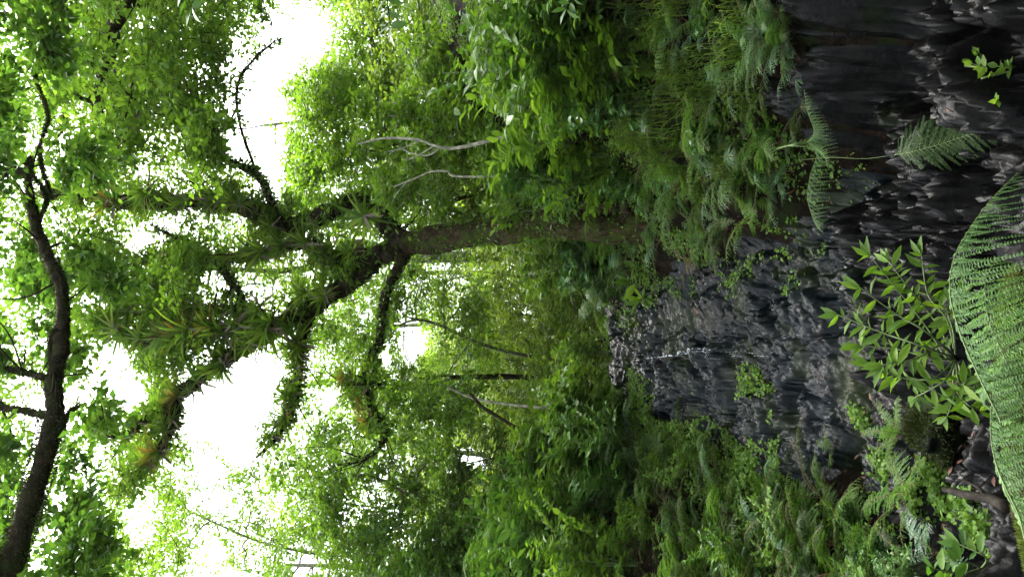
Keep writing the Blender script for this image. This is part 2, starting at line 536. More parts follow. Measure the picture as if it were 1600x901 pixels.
# ------------------------------------------------------------------ ground, rock, water
def grid(mb, X, Y, Z, mat=0, mask=None):
    n, m = X.shape
    idx = np.arange(n * m).reshape(n, m)
    q = np.stack([idx[:-1, :-1], idx[:-1, 1:], idx[1:, 1:], idx[1:, :-1]], -1)
    q = q.reshape(-1, 4)
    if mask is not None:
        k = (mask[:-1, :-1] & mask[:-1, 1:] & mask[1:, 1:] & mask[1:, :-1]).reshape(-1)
        q = q[k]
    mb.add(np.stack([X, Y, Z], -1).reshape(-1, 3), None, q, mat)


xs = np.concatenate([-np.geomspace(260, 5.0, 40)[:-1], np.arange(-5, 5.001, .045), np.geomspace(5.0, 260, 40)[1:]])
ys = np.concatenate([[-60, -30, -14, -8, -4, -2, -1], np.arange(0, 14, .05), np.geomspace(14, 420, 90)])
gx, gy = np.meshgrid(xs, ys)
b = MB()
grid(b, gx, gy, H(gx, gy))
tag(link('ground', b.mesh('ground', M_SOIL, smooth=True)), kind='structure')


def rock_height(X, Y):
    """offset of the wet rock surface over the channel bed"""
    wx = X + 0.15 * fbm(X * 1.5, Y * 1.5, o=2, s=40)
    wy = Y + 0.15 * fbm(X * 1.5, Y * 1.5, o=2, s=41)
    a = 0.5
    ux = wx * math.cos(a) + wy * math.sin(a)
    uy = -wx * math.sin(a) + wy * math.cos(a)
    d1, d2, c = worley(ux * 2.2, uy * 3.6, s=50)
    big = 0.15 * (c - .5) + 0.07 * np.clip(d2 - d1, 0, .3) / .3
    e1, e2, c2 = worley(ux * 6.0, uy * 10.0, s=60)
    mid = 0.035 * (c2 - .5) + 0.018 * np.clip(e2 - e1, 0, .25) / .25
    f1, f2, c3 = worley(ux * 15.0, uy * 24.0, s=70)
    g1, g2, c4 = worley(ux * 34.0 + 3 * vnoise(X * 3, Y * 3, s=85), uy * 60.0, s=75)
    sm = 0.016 * (c4 - .5) + 0.026 * (c3 - .5) + 0.010 * np.clip(f2 - f1, 0, .3) / .3
    ledge = 0.05 * np.abs(fbm(X * 1.2, Y * 4.5, o=3, s=80))
    led2 = .035 * sstep(.0, .25, vnoise(X * .8, Y * 11 + 1.2 * vnoise(X * 2, Y * 2, s=83), s=84)) * sstep(9, 10.5, Y)
    calm = .35 + .9 * sstep(-.25, .3, fbm(X * .9 + 7, Y * .7, o=2, s=88))
    crack = -.07 * (1 - sstep(.0, .06, np.abs(fbm(X * .8 + .5 * Y * .6, Y * .55, o=3, s=89))))
    mid, sm, big = 2.0 * mid * calm, 1.25 * sm * (.45 + .6 * calm), big * (.4 + .6 * calm)
    rip = .014 * vnoise(X * 5 + 2 * vnoise(X * 2, Y * 2, s=91), Y * 26, s=92)
    mid = mid + rip
    return big + mid + sm + ledge + led2 + crack + .10 * np.abs(fbm(X * .9, Y * .9, o=3, s=87)) + 0.06 * fbm(X * 1.1, Y * 1.1, o=3, s=90)


def rocksheet(name, y0, y1, x0, x1, dx, dy, mat, margin=.28, ylim=None):
    X, Y = np.meshgrid(np.arange(x0, x1, dx), np.arange(y0, y1, dy))
    xr = np.interp(Y, KY, KR) + 0.10 * vnoise(Y * 1.7, Y * 0, s=5)
    xl = np.interp(Y, KY, KL) + 0.12 * vnoise(Y * 1.4, Y * 0, s=6)
    inside = np.minimum(xr - X, X - xl)
    amp = .12 + 1.75 * sstep(3.2, 4.2, Y) if y0 < 4 else 1.0
    edge = sstep(-margin, 0.03, inside + 0.10 * fbm(X * 3, Y * 3, o=3, s=97))
    z = H(X, Y) + 0.03 + amp * rock_height(X, Y) * (.35 + .65 * edge) - 0.22 * (1 - edge)
    mask = inside > -margin - .1
    b = MB()
    grid(b, X, Y, z, 0, mask)
    o = link(name, b.mesh(name, mat, smooth=False))
    return o


r1 = rocksheet('rock_slope', 5.6, 12.4, -2.6, 1.2, .0125, .0125, M_ROCK)
tag(r1, kind='structure')
r2 = rocksheet('stream_bed', 2.2, 5.75, -1.5, 2.6, .018, .018, M_ROCK_DARK, margin=.7)
tag(r2, kind='structure')


def rockz(X, Y):
    return H(X, Y) + .03 + rock_height(np.asarray(X, float), np.asarray(Y, float))


# water: a dark shallow pool at the foot and the white trickle
b = MB()
X, Y = np.meshgrid(np.arange(-1.2, 2.5, .06), np.arange(2.2, 6.2, .06))
Z = np.full_like(X, 0.0) + .05 * sstep(4.0, 6.0, Y) + .015 + 0.004 * fbm(X * 3, Y * 3, o=2, s=33)
xr = np.interp(Y, KY, KR); xl = np.interp(Y, KY, KL)
grid(b, X, Y, Z, 0, (X < xr + .2) & (X > xl - .1))
tag(link('stream', b.mesh('stream', M_WATER, smooth=True)), kind='structure')

tr_px = [(1008, 576), (1015, 566), (1030, 560), (1050, 556), (1068, 551), (1085, 547), (1105, 547), (1130, 553), (1160, 552), (1190, 556), (1225, 552), (1262, 546)]
pts = []
for (x, y) in tr_px:
    q = rayground(x, y, 5, 13)
    pts.append([q[0], q[1], 0])
pts = catmull(pts, 24)
b = MB()
n = len(pts)
tt = np.linspace(0, 1, n)
T = unit(np.gradient(pts, axis=0)); Sx = np.stack([T[:, 1], -T[:, 0], T[:, 0] * 0], -1)
for st, (so, sw, t0, t1) in enumerate([(0, .0055, 0, .5), (.012, .003, .2, .6), (.03, .0014, .45, .75), (-.012, .0016, .5, .85)]):
    ks = np.nonzero((tt >= t0) & (tt <= t1))[0]
    wid = sw * (.6 + 1.1 * np.abs(vnoise(tt * 40, tt * 0, s=8 + st)))
    offs = so * sstep(0, .25, tt - t0) + .022 * vnoise(tt * 22, tt * 0, s=18 + st)
    rows = []
    for kx in (-1, 0, 1):
        p = pts + Sx * (wid * kx + offs)[:, None]
        p[:, 2] = rockz(p[:, 0], p[:, 1]) + .026 - .004 * abs(kx)
        rows.append(p)
    rows = np.stack(rows, 1)
    for c in range(3):
        zs = np.convolve(np.pad(rows[:, c, 2], 2, mode='edge'), np.ones(5) / 5, 'valid')
        rows[:, c, 2] = np.maximum(rows[:, c, 2], zs)
    rows = rows[ks]
    b.add(rows.reshape(-1, 3), None, [[i * 3 + c, i * 3 + c + 1, (i + 1) * 3 + c + 1, (i + 1) * 3 + c] for i in range(len(ks) - 1) for c in range(2)])
tag(link('water_trickle', b.mesh('water_trickle', M_FOAM, smooth=True)), kind='structure')
# ------------------------------------------------------------------ sky openings of the canopy, photo pixels (x, y, rx, ry)
GAPS = [(372, 110, 28, 50), (415, 150, 34, 65), (415, 235, 34, 70), (475, 75, 30, 38), (430, 290, 22, 30), (375, 200, 30, 60),
        (345, 620, 64, 70), (395, 575, 46, 44), (300, 655, 40, 45), (370, 690, 50, 35), 
        (215, 375, 40, 22), (250, 362, 20, 14), (140, 470, 28, 20), (165, 560, 45, 42), (200, 610, 40, 30), (130, 610, 20, 30), (190, 495, 24, 14),
        (640, 530, 22, 45), (604, 548, 12, 20), (508, 480, 16, 22), (512, 622, 14, 18), (742, 716, 34, 16), (655, 155, 14, 12),
        (480, 885, 26, 18), (270, 345, 22, 12), (320, 430, 20, 12), (400, 460, 22, 10), (345, 560, 30, 12), (222, 815, 22, 30), (330, 740, 24, 18), (60, 640, 14, 12), (60, 730, 12, 10)]


def in_gap(p, grow=1.0):
    x, y = proj(p)
    r = np.zeros(np.shape(x), bool)
    for gx_, gy_, a_, b_ in GAPS:
        r |= ((x - gx_) / (a_ * grow * .9)) ** 2 + ((y - gy_) / (b_ * grow * .9)) ** 2 < 1 + .75 * vnoise(x / 17, y / 17, s=71)
    return r & (vnoise(x / 5.0, y / 5.0, s=72) < .3)


# ------------------------------------------------------------------ tree builder
def clump_leaves(mb, cs, R, ntw, nlf, L, W, r, tmpl=LEAF4, up=0.25, gap=True, flat=.75, mat_leaf=0, mat_wood=1, droop=.25, thin=.8):
    """twigs with leaves around every clump centre"""
    nlf, L, W = max(4, int(nlf * thin)), L * .92, W * 1.14
    cs = np.asarray(cs, float).reshape(-1, 3)
    R = np.asarray(R, float) * np.ones(len(cs))
    o = np.repeat(cs, ntw, 0)
    Rr = np.repeat(R, ntw)
    d = r.normal(size=(len(o), 3)); d[:, 2] = d[:, 2] * .8 + up; d = unit(d)
    o = o + rdir(len(o), r) * (Rr * r.random(len(o)) ** .5 * .45)[:, None] * np.array([1, 1, flat])
    ln = Rr * (.35 + .65 * r.random(len(o)))
    end = o + d * ln[:, None] * np.array([1, 1, flat])
    end[:, 2] -= droop * ln * r.random(len(o))
    if gap:
        k = ~in_gap(end) & ~in_gap((o + end) / 2)
        o, end, ln = o[k], end[k], ln[k]
    if len(o) == 0:
        return
    # twigs
    side = unit(np.cross(end - o, rdir(len(o), r)))
    w = (.004 + .004 * ln)[:, None]
    v = np.stack([o - side * w, o + side * w, end], 1).reshape(-1, 3)
    mb.add(v, np.arange(len(v)).reshape(-1, 3), None, mat_wood)
    # leaves along the twigs
    t = np.tile((np.arange(nlf) + .6) / nlf, len(o))
    oo, ee = np.repeat(o, nlf, 0), np.repeat(end, nlf, 0)
    t = np.clip(t + r.normal(size=len(t)) * .04, .05, 1)
    p = oo + (ee - oo) * t[:, None]
    ax = unit(ee - oo)
    sgn = np.tile(np.where(np.arange(nlf) % 2, 1, -1), len(o))
    sd_ = unit(np.cross(ax, np.array([0, 0, 1.0]) + .3 * rdir(len(p), r)))
    D = unit(ax * .7 + sd_ * sgn[:, None] * .9 + .35 * rdir(len(p), r) + np.array([0, 0, -.25]))
    N = np.array([0, 0, 1.0]) + .75 * rdir(len(p), r)
    s = .65 + .6 * r.random(len(p))
    p = p + rdir(len(p), r) * (L * .6)
    leaves(mb, p, D, N, L * s, W * s, tmpl, mat_leaf)


def limb_to(mb, a, c, r0, r1, r, wig=.12, sides=6, mat=0):
    a, c = np.asarray(a, float), np.asarray(c, float)
    n = 5
    t = np.linspace(0, 1, n)[:, None]
    ln = np.linalg.norm(c - a)
    m = a + (c - a) * t + np.array([0, 0, 1]) * np.sin(t * np.pi) * ln * .08 + r.normal(size=(n, 3)) * ln * wig * .4 * np.sin(t * np.pi)
    p = catmull(m, 5)
    tube(mb, p, np.linspace(r0, r1, len(p)), sides, .15, mat)
    return p


def forest_tree(name, label, cat, path, r0, r1, clumps, R, leaf, L, W, ntw=34, nlf=22, bark=None, seed=1, group=None, limb_r=.035, tmpl=LEAF4, gap=True, sides=10, flat=.75, tfrac=.45, moss=False, droop=.25):
    r = np.random.default_rng(seed)
    bark = bark or M_BARK_GREY
    path = catmull(path, 8)
    t = thing(name, label, cat, path[0], group)
    b = MB()
    rad = np.linspace(r0, r1, len(path))
    rad[:3] *= np.array([1.5, 1.25, 1.1])
    tube(b, path, rad, sides, .22, 0, seed=seed)
    cl = np.asarray(clumps, float).reshape(-1, 3)
    nodes = list(path[int(len(path) * tfrac):])
    nrad = list(rad[int(len(path) * tfrac):])
    order = np.argsort(np.linalg.norm(cl - path[-1], axis=1)) if len(cl) else []
    for i in order:
        c = cl[i]
        na = np.array(nodes)
        dd = np.linalg.norm(na - c, axis=1) + np.where(na[:, 2] > c[2] + .3, 1.0, 0)
        k = int(np.argmin(dd))
        if dd[k] < .12:
            continue
        rr = min(limb_r, nrad[k] * .8)
        p = limb_to(b, na[k], c, rr, max(.006, rr * .45), r)
        for q, f in ((8, .8), (14, .65), (20, .5)):
            nodes.append(p[min(q, len(p) - 1)]); nrad.append(rr * f)
    part('trunk', b, [bark], t, True)
    c = MB()
    clump_leaves(c, cl, R * 1.15, int(ntw * .62), nlf, L, W, r, tmpl, gap=gap, flat=flat, droop=droop)
    part('crown', c, [leaf, bark], t)
    return t


KEEP_CLEAR = [(60, 430, 290, 338, 9.9), (18, 118, 236, 440, 6.1), (560, 880, 196, 238, 9.0), (20, 110, 440, 640, 5.7)]   # bare limbs stay uncovered: x0, x1, y0, y1, limb depth


def region(n, x0, x1, y0, y1, Y0, Y1, r, gapgrow=1.0, excl=None):
    """clump centres spread through a block of air seen between those photo pixels"""
    out = []
    tries = 0
    while len(out) < n and tries < n * 40:
        tries += 1
        x, y = r.uniform(x0, x1), r.uniform(y0, y1)
        p = P(x, y, r.uniform(Y0, Y1))
        if gapgrow and in_gap(p, gapgrow):
            continue
        if excl and excl(x, y):
            continue
        if any(a - 8 < x < b_ + 8 and c_ - 22 < y < d_ + 22 and p[1] < e_ for a, b_, c_, d_, e_ in KEEP_CLEAR):
            continue
        if p[2] < H(p[0], p[1]) + .3:
            continue
        if out and tries < n * 20 and np.min(np.linalg.norm(np.array(out) - p, axis=1)) < .35 * ((Y1 - Y0 + 3) / n) ** .33:
            continue
        out.append(p)
    return np.array(out)


def gpt(X, Y, dz=-.1):
    return np.array([X, Y, float(H(X, Y)) + dz])


R_ = np.random.default_rng
# ---- the mossy main tree
YT = 8.9
base = gpt(P(1010, 350, YT)[0], YT, -.25)
main = thing('mossy_tree', 'big moss-covered tree forking into dark bare limbs hung with bromeliads above the rock slope', 'tree', base)
trunk_path = catmull([base, P(960, 350, 9.0), P(900, 350, 9.15), P(840, 352, 9.4), P(780, 360, 9.8), P(715, 368, 10.3), P(665, 376, 10.75), P(628, 378, 11)], 12)
b = MB()
rr = np.interp(np.linspace(0, 1, len(trunk_path)), [0, .1, .3, .6, .85, 1], [.30, .21, .175, .165, .18, .16])
tube(b, trunk_path, rr, 28, .38, 0, freq=3.2, seed=3)
rrg = R_(5)
for k in range(9):           # buttress roots gripping the bank
    a = k * .7 + .3
    e = trunk_path[2] + np.array([math.cos(a) * .75, math.sin(a) * .6, 0])
    e[2] = float(H(e[0], e[1])) - .04
    mid = trunk_path[4] * .55 + e * .45; mid[2] = max(mid[2] - .12, e[2] + .03)
    p = catmull([trunk_path[9], trunk_path[5] + (e - trunk_path[5]) * .2, mid, e], 6)
    tube(b, p, np.linspace(.10, .035, len(p)), 8, .3, 0, seed=k)
part('trunk', b, [M_BARK_BROWN], main, True)
LIMBS = []   # (points, radii)


def limb(px, Y, w0, w1, name='limb', sides=12, par=None, mat=None, taper=None):
    """limb through photo pixels; widths in pixels at its depth"""
    if taper is None: taper = len(LIMBS) not in (0, 19)
    pts = [P(x, y, d) for (x, y), d in zip(px, Y)]
    path = catmull(pts, 9)
    d = np.linalg.norm(path - CAM, axis=1)
    w = np.interp(np.linspace(0, 1, len(path)), [0, 1], [w0, w1])
    rad = w * d / FPX / 2 * np.interp(np.linspace(0, 1, len(path)), [0, .7, 1], [1, 1, .3 if taper else 1])
    r = R_(len(LIMBS) + 50)
    path = path + r.normal(size=path.shape) * (rad * .13)[:, None]
    b = MB()
    tube(b, path, rad, sides, .4, 0, freq=4.5, seed=len(LIMBS))
    for k in range(int(len(path) * .12) + 3):        # thin side twigs
        i = int(r.integers(len(path) // 3, len(path) - 1))
        dr_ = unit(rdir(1, r)[0] + unit(path[i + 1] - path[i]) * .8)
        ln_ = r.uniform(.25, .8)
        e_ = path[i] + dr_ * ln_
        m_ = path[i] * .5 + e_ * .5 + rdir(1, r)[0] * ln_ * .15
        tp = catmull([path[i], m_, e_], 4)
        tube(b, tp, np.linspace(min(.014, rad[i] * .5), .003, len(tp)), 4, .2, 0)
    LIMBS.append((path, rad))
    return part(name, b, [mat or M_BARK_DARK], par or main, True)


lin = lambda a, c, n: np.linspace(a, c, n)
limb([(650, 380), (622, 366), (594, 341), (572, 322), (555, 314), (525, 325), (497, 339), (462, 352), (428, 350)], lin(11, 10.6, 9), 30, 22)
limb([(430, 350), (405, 335), (370, 318), (320, 314), (260, 316), (200, 314), (140, 306), (70, 298)], lin(10.6, 9.6, 8), 27, 17, taper=False)
limb([(432, 345), (425, 315), (408, 280), (385, 262), (352, 248), (335, 215), (318, 175), (290, 130), (262, 90)], lin(10.6, 9.8, 9), 13, 6)
limb([(430, 348), (414, 330), (395, 318), (360, 308), (335, 292)], lin(10.6, 10.4, 5), 9, 5)
limb([(640, 378), (600, 392), (560, 402), (530, 405), (505, 396), (488, 382), (455, 384), (400, 400), (330, 404), (250, 404), (190, 415)], lin(11, 10.4, 11), 28, 9)
limb([(640, 380), (600, 398), (565, 424), (530, 452), (490, 478), (445, 502), (400, 530), (355, 560), (315, 588), (270, 622), (222, 660), (190, 680), (150, 680)], lin(11, 9.4, 13), 32, 13)
limb([(275, 625), (272, 662), (248, 705), (222, 735), (196, 760)], lin(9.8, 9.6, 5), 14, 9)
limb([(400, 530), (375, 516), (345, 514), (300, 517), (262, 528), (225, 534), (200, 524), (180, 508)], lin(10.0, 9.8, 8), 17, 10)
limb([(420, 512), (395, 492), (340, 482), (280, 486), (220, 492), (175, 486)], lin(10.1, 10.3, 6), 13, 7)
limb([(640, 388), (625, 415), (604, 455), (596, 500), (592, 535), (575, 562), (573, 600), (580, 640), (600, 672), (592, 700), (560, 720), (528, 726)], lin(11, 9.8, 12), 17, 9)
limb([(575, 595), (552, 602), (528, 596)], lin(10.3, 10.2, 3), 7, 4)
limb([(600, 600), (590, 600), (576, 600)], lin(10.5, 10.3, 3), 5, 6)
limb([(510, 462), (488, 490), (472, 530), (468, 575), (460, 620), (448, 660), (425, 690), (400, 715)], lin(10.7, 10.0, 8), 18, 9)
limb([(622, 385), (590, 330), (615, 310), (612, 345), (636, 366)], lin(11, 11, 5), 10, 12)
limb([(430, 345), (390, 240), (372, 180), (372, 130), (395, 95), (425, 68), (438, 62)], lin(10.6, 9.9, 7), 5, 3)
limb([(340, 410), (362, 440), (380, 470), (372, 500)], lin(10.5, 10.2, 4), 12, 8)
limb([(330, 405), (300, 380), (262, 365), (235, 350)], lin(10.5, 10.2, 4), 8, 5)

# moss, small hanging leaves along the limbs
b = MB(); b2 = MB()
r = R_(77)
for path, rad in LIMBS + [(trunk_path, rr)]:
    ln = np.sum(np.linalg.norm(np.diff(path, axis=0), axis=1))
    ismain = path is trunk_path
    for (bb, dens, L, W, lift) in ((b, 420, .035, .010, .0), (b2, 300 if not ismain else 110, .075, .028, .02)):
        n = int(ln * dens * (4.5 if ismain and lift == 0 else 2.6 if ismain else 1))
        k = r.uniform(0, len(path) - 1.001, n)
        i = k.astype(int); f = (k - i)[:, None]
        if not ismain:
            kk = r.random(n) < np.clip(rad[i] / .06, .12, 1)
            k, i, f = k[kk], i[kk], f[kk]; n = len(i)
        c = path[i] * (1 - f) + path[i + 1] * f
        T = unit(path[i + 1] - path[i])
        d = rdir(n, r); d = unit(d - np.sum(d * T, 1)[:, None] * T)
        p = c + d * (rad[i] * .92)[:, None]
        D = d * .8 + np.array([0, 0, -.55 if lift else -.1]) + .6 * rdir(n, r)
        keep = np.ones(n, bool) if lift == 0 else (vnoise(p[:, 0] * 2.2, p[:, 1] * 2.2, p[:, 2] * 2.2, s=4) > -.45)
        s = .6 + .8 * r.random(n)
        if ismain and lift == 0:
            keep = vnoise(p[:, 0] * 3.2, p[:, 1] * 3.2, p[:, 2] * 2.2, s=6) > -.1
        leaves(bb, p[keep], D[keep], (rdir(n, r) + d)[keep], (L * s)[keep], (W * s)[keep], LEAF4 if not lift else LEAF8)
part('moss', b, [M_MOSS], main)
part('climbing_leaves', b2, [M_LEAF_MID], main)
# leafy tufts on and beyond the limbs
r = R_(11)
cl = []
for path, rad in LIMBS:
    for k in range(0, len(path), 7):
        if r.random() < .62:
            off = rdir(1, r)[0] * r.uniform(.1, .5); off[2] = abs(off[2]) * .6
            q = path[k] + off
            if not in_gap(q, 1.0): cl.append(q)
cl = np.array(cl)
c = MB()
clump_leaves(c, cl, .42, 14, 13, .11, .045, r, LEAF4, droop=.1)
cl2 = region(34, 90, 330, 372, 640, 9.6, 11.5, r, 1.05)
clump_leaves(c, cl2, .55, 26, 16, .10, .045, r, LEAF4)
part('crown', c, [M_LEAF_MID, M_BARK_DARK], main)
# pale split stump fused to the trunk foot
b = MB()
p = catmull([P(935, 320, 9.0), P(900, 324, 9.1), P(870, 326, 9.2), P(815, 332, 9.45)], 8)
tube(b, p, np.interp(np.linspace(0, 1, len(p)), [0, .5, 1], [.085, .06, .010]), 9, .4, 0, freq=8)
part('bare_wood', b, [M_BARK_PALE], main, True)

# ---- the tree leaning overhead from the left bank
oh = gpt(-4.4, 5.2)
t2 = thing('leaning_tree', 'dark crooked tree leaning overhead, its silhouetted trunk crossing the top of the canopy', 'tree', oh)
b = MB()
pth = catmull([oh, oh + [.25, .1, 2.0], oh + [.9, .1, 4.0], P(-10, 960, 5.6), P(18, 880, 5.6), P(45, 790, 5.7), P(72, 705, 5.8), P(84, 640, 5.8)], 9)
tube(b, pth, np.interp(np.linspace(0, 1, len(pth)), [0, .5, .75, 1], [.22, .115, .08, .062]), 14, .35, 0, freq=4)
part('trunk', b, [M_BARK_DARK], t2, True)
L0 = len(LIMBS)
limb([(86, 650), (84, 600), (92, 560), (96, 520), (99, 470), (90, 430), (72, 395), (55, 345), (46, 300), (44, 262), (48, 246)], lin(5.8, 6.2, 11), 22, 11, par=t2)
limb([(46, 275), (30, 268), (5, 267), (-30, 262)], lin(6.2, 6.2, 4), 13, 8, par=t2)
limb([(90, 510), (80, 530), (80, 565), (90, 600)], lin(5.9, 5.8, 4), 6, 6, par=t2)
limb([(80, 690), (98, 662), (112, 640), (130, 632)], lin(5.8, 5.9, 4), 10, 3, par=t2)
limb([(70, 590), (40, 582), (5, 574), (-30, 560)], lin(5.8, 6.0, 4), 7, 6, par=t2)
limb([(76, 650), (40, 642), (0, 636), (-30, 632)], lin(5.8, 6.0, 4), 8, 6, par=t2)
limb([(44, 262), (70, 300), (72, 320), (60, 345)], lin(6.1, 6.1, 4), 3, 3, par=t2)
limb([(80, 310), (62, 240), (75, 180), (55, 110), (90, 60)], lin(6.2, 6.6, 5), 4, 2, par=t2)
b = MB()
r = R_(78)
for path, rad in LIMBS[L0:] + [(pth, np.full(len(pth), .12))]:
    ln = np.sum(np.linalg.norm(np.diff(path, axis=0), axis=1)); n = int(ln * 2200)
    k = r.uniform(0, len(path) - 1.001, n); i = k.astype(int)
    d = rdir(n, r)
    leaves(b, path[i] + (path[i + 1] - path[i]) * (k - i)[:, None] + d * (rad[i] * .9)[:, None], d + .5 * rdir(n, r), rdir(n, r), .024, .008)
part('moss', b, [M_MOSS_DARK], t2)
r = R_(12)
cl = region(78, -60, 175, -40, 940, 5.2, 7.6, r, 1.0)
c = MB()
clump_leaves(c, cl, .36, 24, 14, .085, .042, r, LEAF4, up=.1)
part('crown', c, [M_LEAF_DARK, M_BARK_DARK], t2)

# ---- the other forest trees: (path pixels+depth) trunks and crowns
def tpath(base_xy, px):
    return [gpt(*base_xy), *[P(x, y, d) for x, y, d in px]]


r = R_(21)
forest_tree('canopy_tree', 'leafy tree on the right bank whose boughs fill the upper right of the canopy', 'tree',
            [gpt(4.6, 9.2), gpt(4.5, 9.2, 3), gpt(4.3, 9.1, 6), P(200, -40, 9), P(170, 60, 9), P(150, 160, 9)], .22, .05,
            region(88, 60, 350, -30, 300, 7.8, 10.8, r), .48, M_LEAF_MID, .095, .045, 30, 15, M_BARK_DARK, 31)
r = R_(22)
forest_tree('sunlit_tree', 'bright yellow-green tree behind the white-stemmed saplings at upper right', 'tree',
            tpath((3.2, 15.5), [(760, 120, 15.5), (640, 130, 15.5), (560, 150, 15.5), (500, 190, 15.5)]), .07, .025,
            region(75, 462, 720, -20, 215, 13, 17, r), .75, M_LEAF_BRIGHT, .10, .05, 36, 18, M_BARK_GREY, 32)
r = R_(23)
forest_tree('round_crowned_tree', 'mid-green tree with a full crown right behind the fork of the mossy tree', 'tree',
            tpath((1.6, 14.5), [(800, 290, 14.5), (690, 270, 14.5), (600, 240, 14.5), (520, 230, 14.5)]), .06, .02,
            region(60, 440, 650, 130, 340, 13, 15.5, r), .62, M_LEAF_BRIGHT, .10, .052, 36, 18, M_BARK_GREY, 33)
r = R_(24)
forest_tree('airy_tree', 'thin-foliaged pale green tree at upper left with sky showing through', 'tree',
            tpath((-5.2, 15.5), [(700, 880, 15.5), (560, 870, 15.5), (420, 850, 15.5), (300, 800, 15.5)]), .06, .02,
            region(95, 160, 460, 690, 930, 13, 18, r), .62, M_LEAF_BRIGHT, .09, .042, 22, 14, M_BARK_GREY, 34)
r = R_(25)
forest_tree('dense_tree', 'dense dark green tree on the left bank below the curling mossy limb', 'tree',
            tpath((-3.6, 12.5), [(860, 790, 12.5), (740, 780, 12.5), (640, 760, 12.5), (560, 740, 12.5)]), .07, .02,
            region(120, 440, 740, 600, 920, 11, 14, r), .58, M_LEAF_MID, .085, .042, 34, 18, M_BARK_GREY, 35)
r = R_(26)
forest_tree('mid_slope_tree', 'slender-stemmed tree behind the thin dangling limb of the mossy tree', 'tree',
            tpath((-1.2, 15.0), [(860, 560, 15), (760, 540, 15), (660, 500, 15), (600, 520, 15)]), .045, .02,
            region(90, 470, 760, 410, 650, 13.5, 17, r), .6, M_LEAF_BRIGHT, .085, .042, 34, 18, M_BARK_GREY, 36)
r = R_(27)
forest_tree('olive_tree_crown', 'pale olive tree filling the gap behind the mossy trunk', 'tree',
            tpath((-.2, 19.0), [(880, 450, 19), (800, 440, 19), (740, 430, 19), (690, 440, 19)]), .06, .02,
            region(100, 650, 930, 370, 620, 17, 21, r), .8, M_LEAF_OLIVE, .09, .042, 34, 18, M_BARK_GREY, 37)
r = R_(28)
forest_tree('hillside_tree', 'light green tree on the far slope left of the pale leaning stem', 'tree',
            tpath((-3.4, 21.0), [(880, 650, 21), (800, 650, 21), (730, 650, 21), (680, 640, 21)]), .07, .02,
            region(100, 640, 940, 560, 820, 18, 23, r), .9, M_LEAF_OLIVE, .10, .05, 34, 18, M_BARK_GREY, 38)
r = R_(29)
forest_tree('right_slope_tree', 'broad-leaved tree on the right bank behind the arching pale stem', 'tree',
            tpath((3.6, 12.0), [(880, 80, 12), (800, 90, 12), (730, 100, 12), (690, 110, 12)]), .10, .03,
            region(85, 640, 930, -30, 250, 10, 13.5, r), .55, M_LEAF_BRIGHT, .09, .045, 36, 18, M_BARK_GREY, 39)
r = R_(30)
forest_tree('small_leaf_tree', 'fine-leaved small tree between the mossy trunk and the arching white stem', 'tree',
            tpath((1.5, 12.2), [(900, 250, 12.2), (830, 250, 12.2), (760, 250, 12.2), (700, 255, 12.2)]), .06, .02,
            region(70, 640, 950, 190, 350, 11.2, 13.2, r), .45, M_LEAF_MID, .075, .035, 30, 16, M_BARK_GREY, 40)
r = R_(41)
forest_tree('left_slope_tree', 'dark leafy tree at the far left edge above the tree fern', 'tree',
            tpath((-4.6, 12.0), [(880, 900, 12), (800, 890, 12), (720, 880, 12)]), .10, .03,
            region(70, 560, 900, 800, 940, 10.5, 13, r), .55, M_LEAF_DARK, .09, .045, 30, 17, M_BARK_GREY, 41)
r = R_(44)
forest_tree('high_canopy_tree', 'tall tree whose thin high foliage closes the very top of the view', 'tree',
            [gpt(-7, 14), gpt(-6.8, 14, 5), P(160, 1000, 11.5), P(50, 930, 11.5), P(-20, 780, 11.5), P(-30, 600, 11.5)], .09, .03,
            region(120, -60, 290, 280, 930, 9, 12.5, r, .9), .62, M_LEAF_BRIGHT, .085, .042, 26, 14, M_BARK_DARK, 44)
r = R_(45)
forest_tree('high_canopy_tree', 'tall tree behind the upper right bromeliad boughs, fine leaves against the sky', 'tree',
            [gpt(8, 13), gpt(7.5, 13, 5), P(200, -60, 12), P(120, 60, 12), P(100, 200, 12)], .09, .04,
            region(130, -60, 380, -60, 340, 10.5, 13.5, r, .9), .62, M_LEAF_BRIGHT, .085, .042, 26, 14, M_BARK_DARK, 45)
r = R_(46)
forest_tree('gap_edge_tree', 'feathery tree between the two large sky openings behind the main limbs', 'tree',
            [gpt(.8, 17.5), gpt(.7, 17.5, 3.5), P(560, 380, 16), P(470, 420, 15.5), P(330, 420, 15)], .15, .04,
            region(90, 90, 620, 330, 560, 13.5, 16.5, r, 1.0), .7, M_LEAF_BRIGHT, .09, .045, 26, 14, M_BARK_GREY, 46)
r = R_(42)
cnt = 0
far_lab = ['tall forest tree far up the slope seen behind the nearer crowns']
for (X, Y, h) in [(-9, 24, 10), (-5.5, 27, 9), (-1.5, 29, 9), (2, 25, 11), (6, 27, 12), (10, 24, 13), (-12, 30, 11), (0.5, 34, 10), (4, 34, 11), (-4, 36, 10), (8.5, 33, 12), (-8, 37, 10)]:
    g0 = gpt(X, Y)
    cs = []
    while len(cs) < 34:
        q = g0 + np.array([r.normal() * 2.0, r.normal() * 1.6, r.uniform(1.5, h)])
        if not in_gap(q, 1.15): cs.append(q)
    forest_tree('forest_tree', far_lab[0], 'tree', [g0, g0 + [.2, 0, h * .4], g0 + [0, .1, h * .8]], .17, .05, cs, 1.1,
                [M_LEAF_OLIVE, M_LEAF_BRIGHT, M_LEAF_MID][cnt % 3], .14, .07, 34, 15, M_BARK_GREY, 60 + cnt, group='forest trees far up the slope')
    cnt += 1


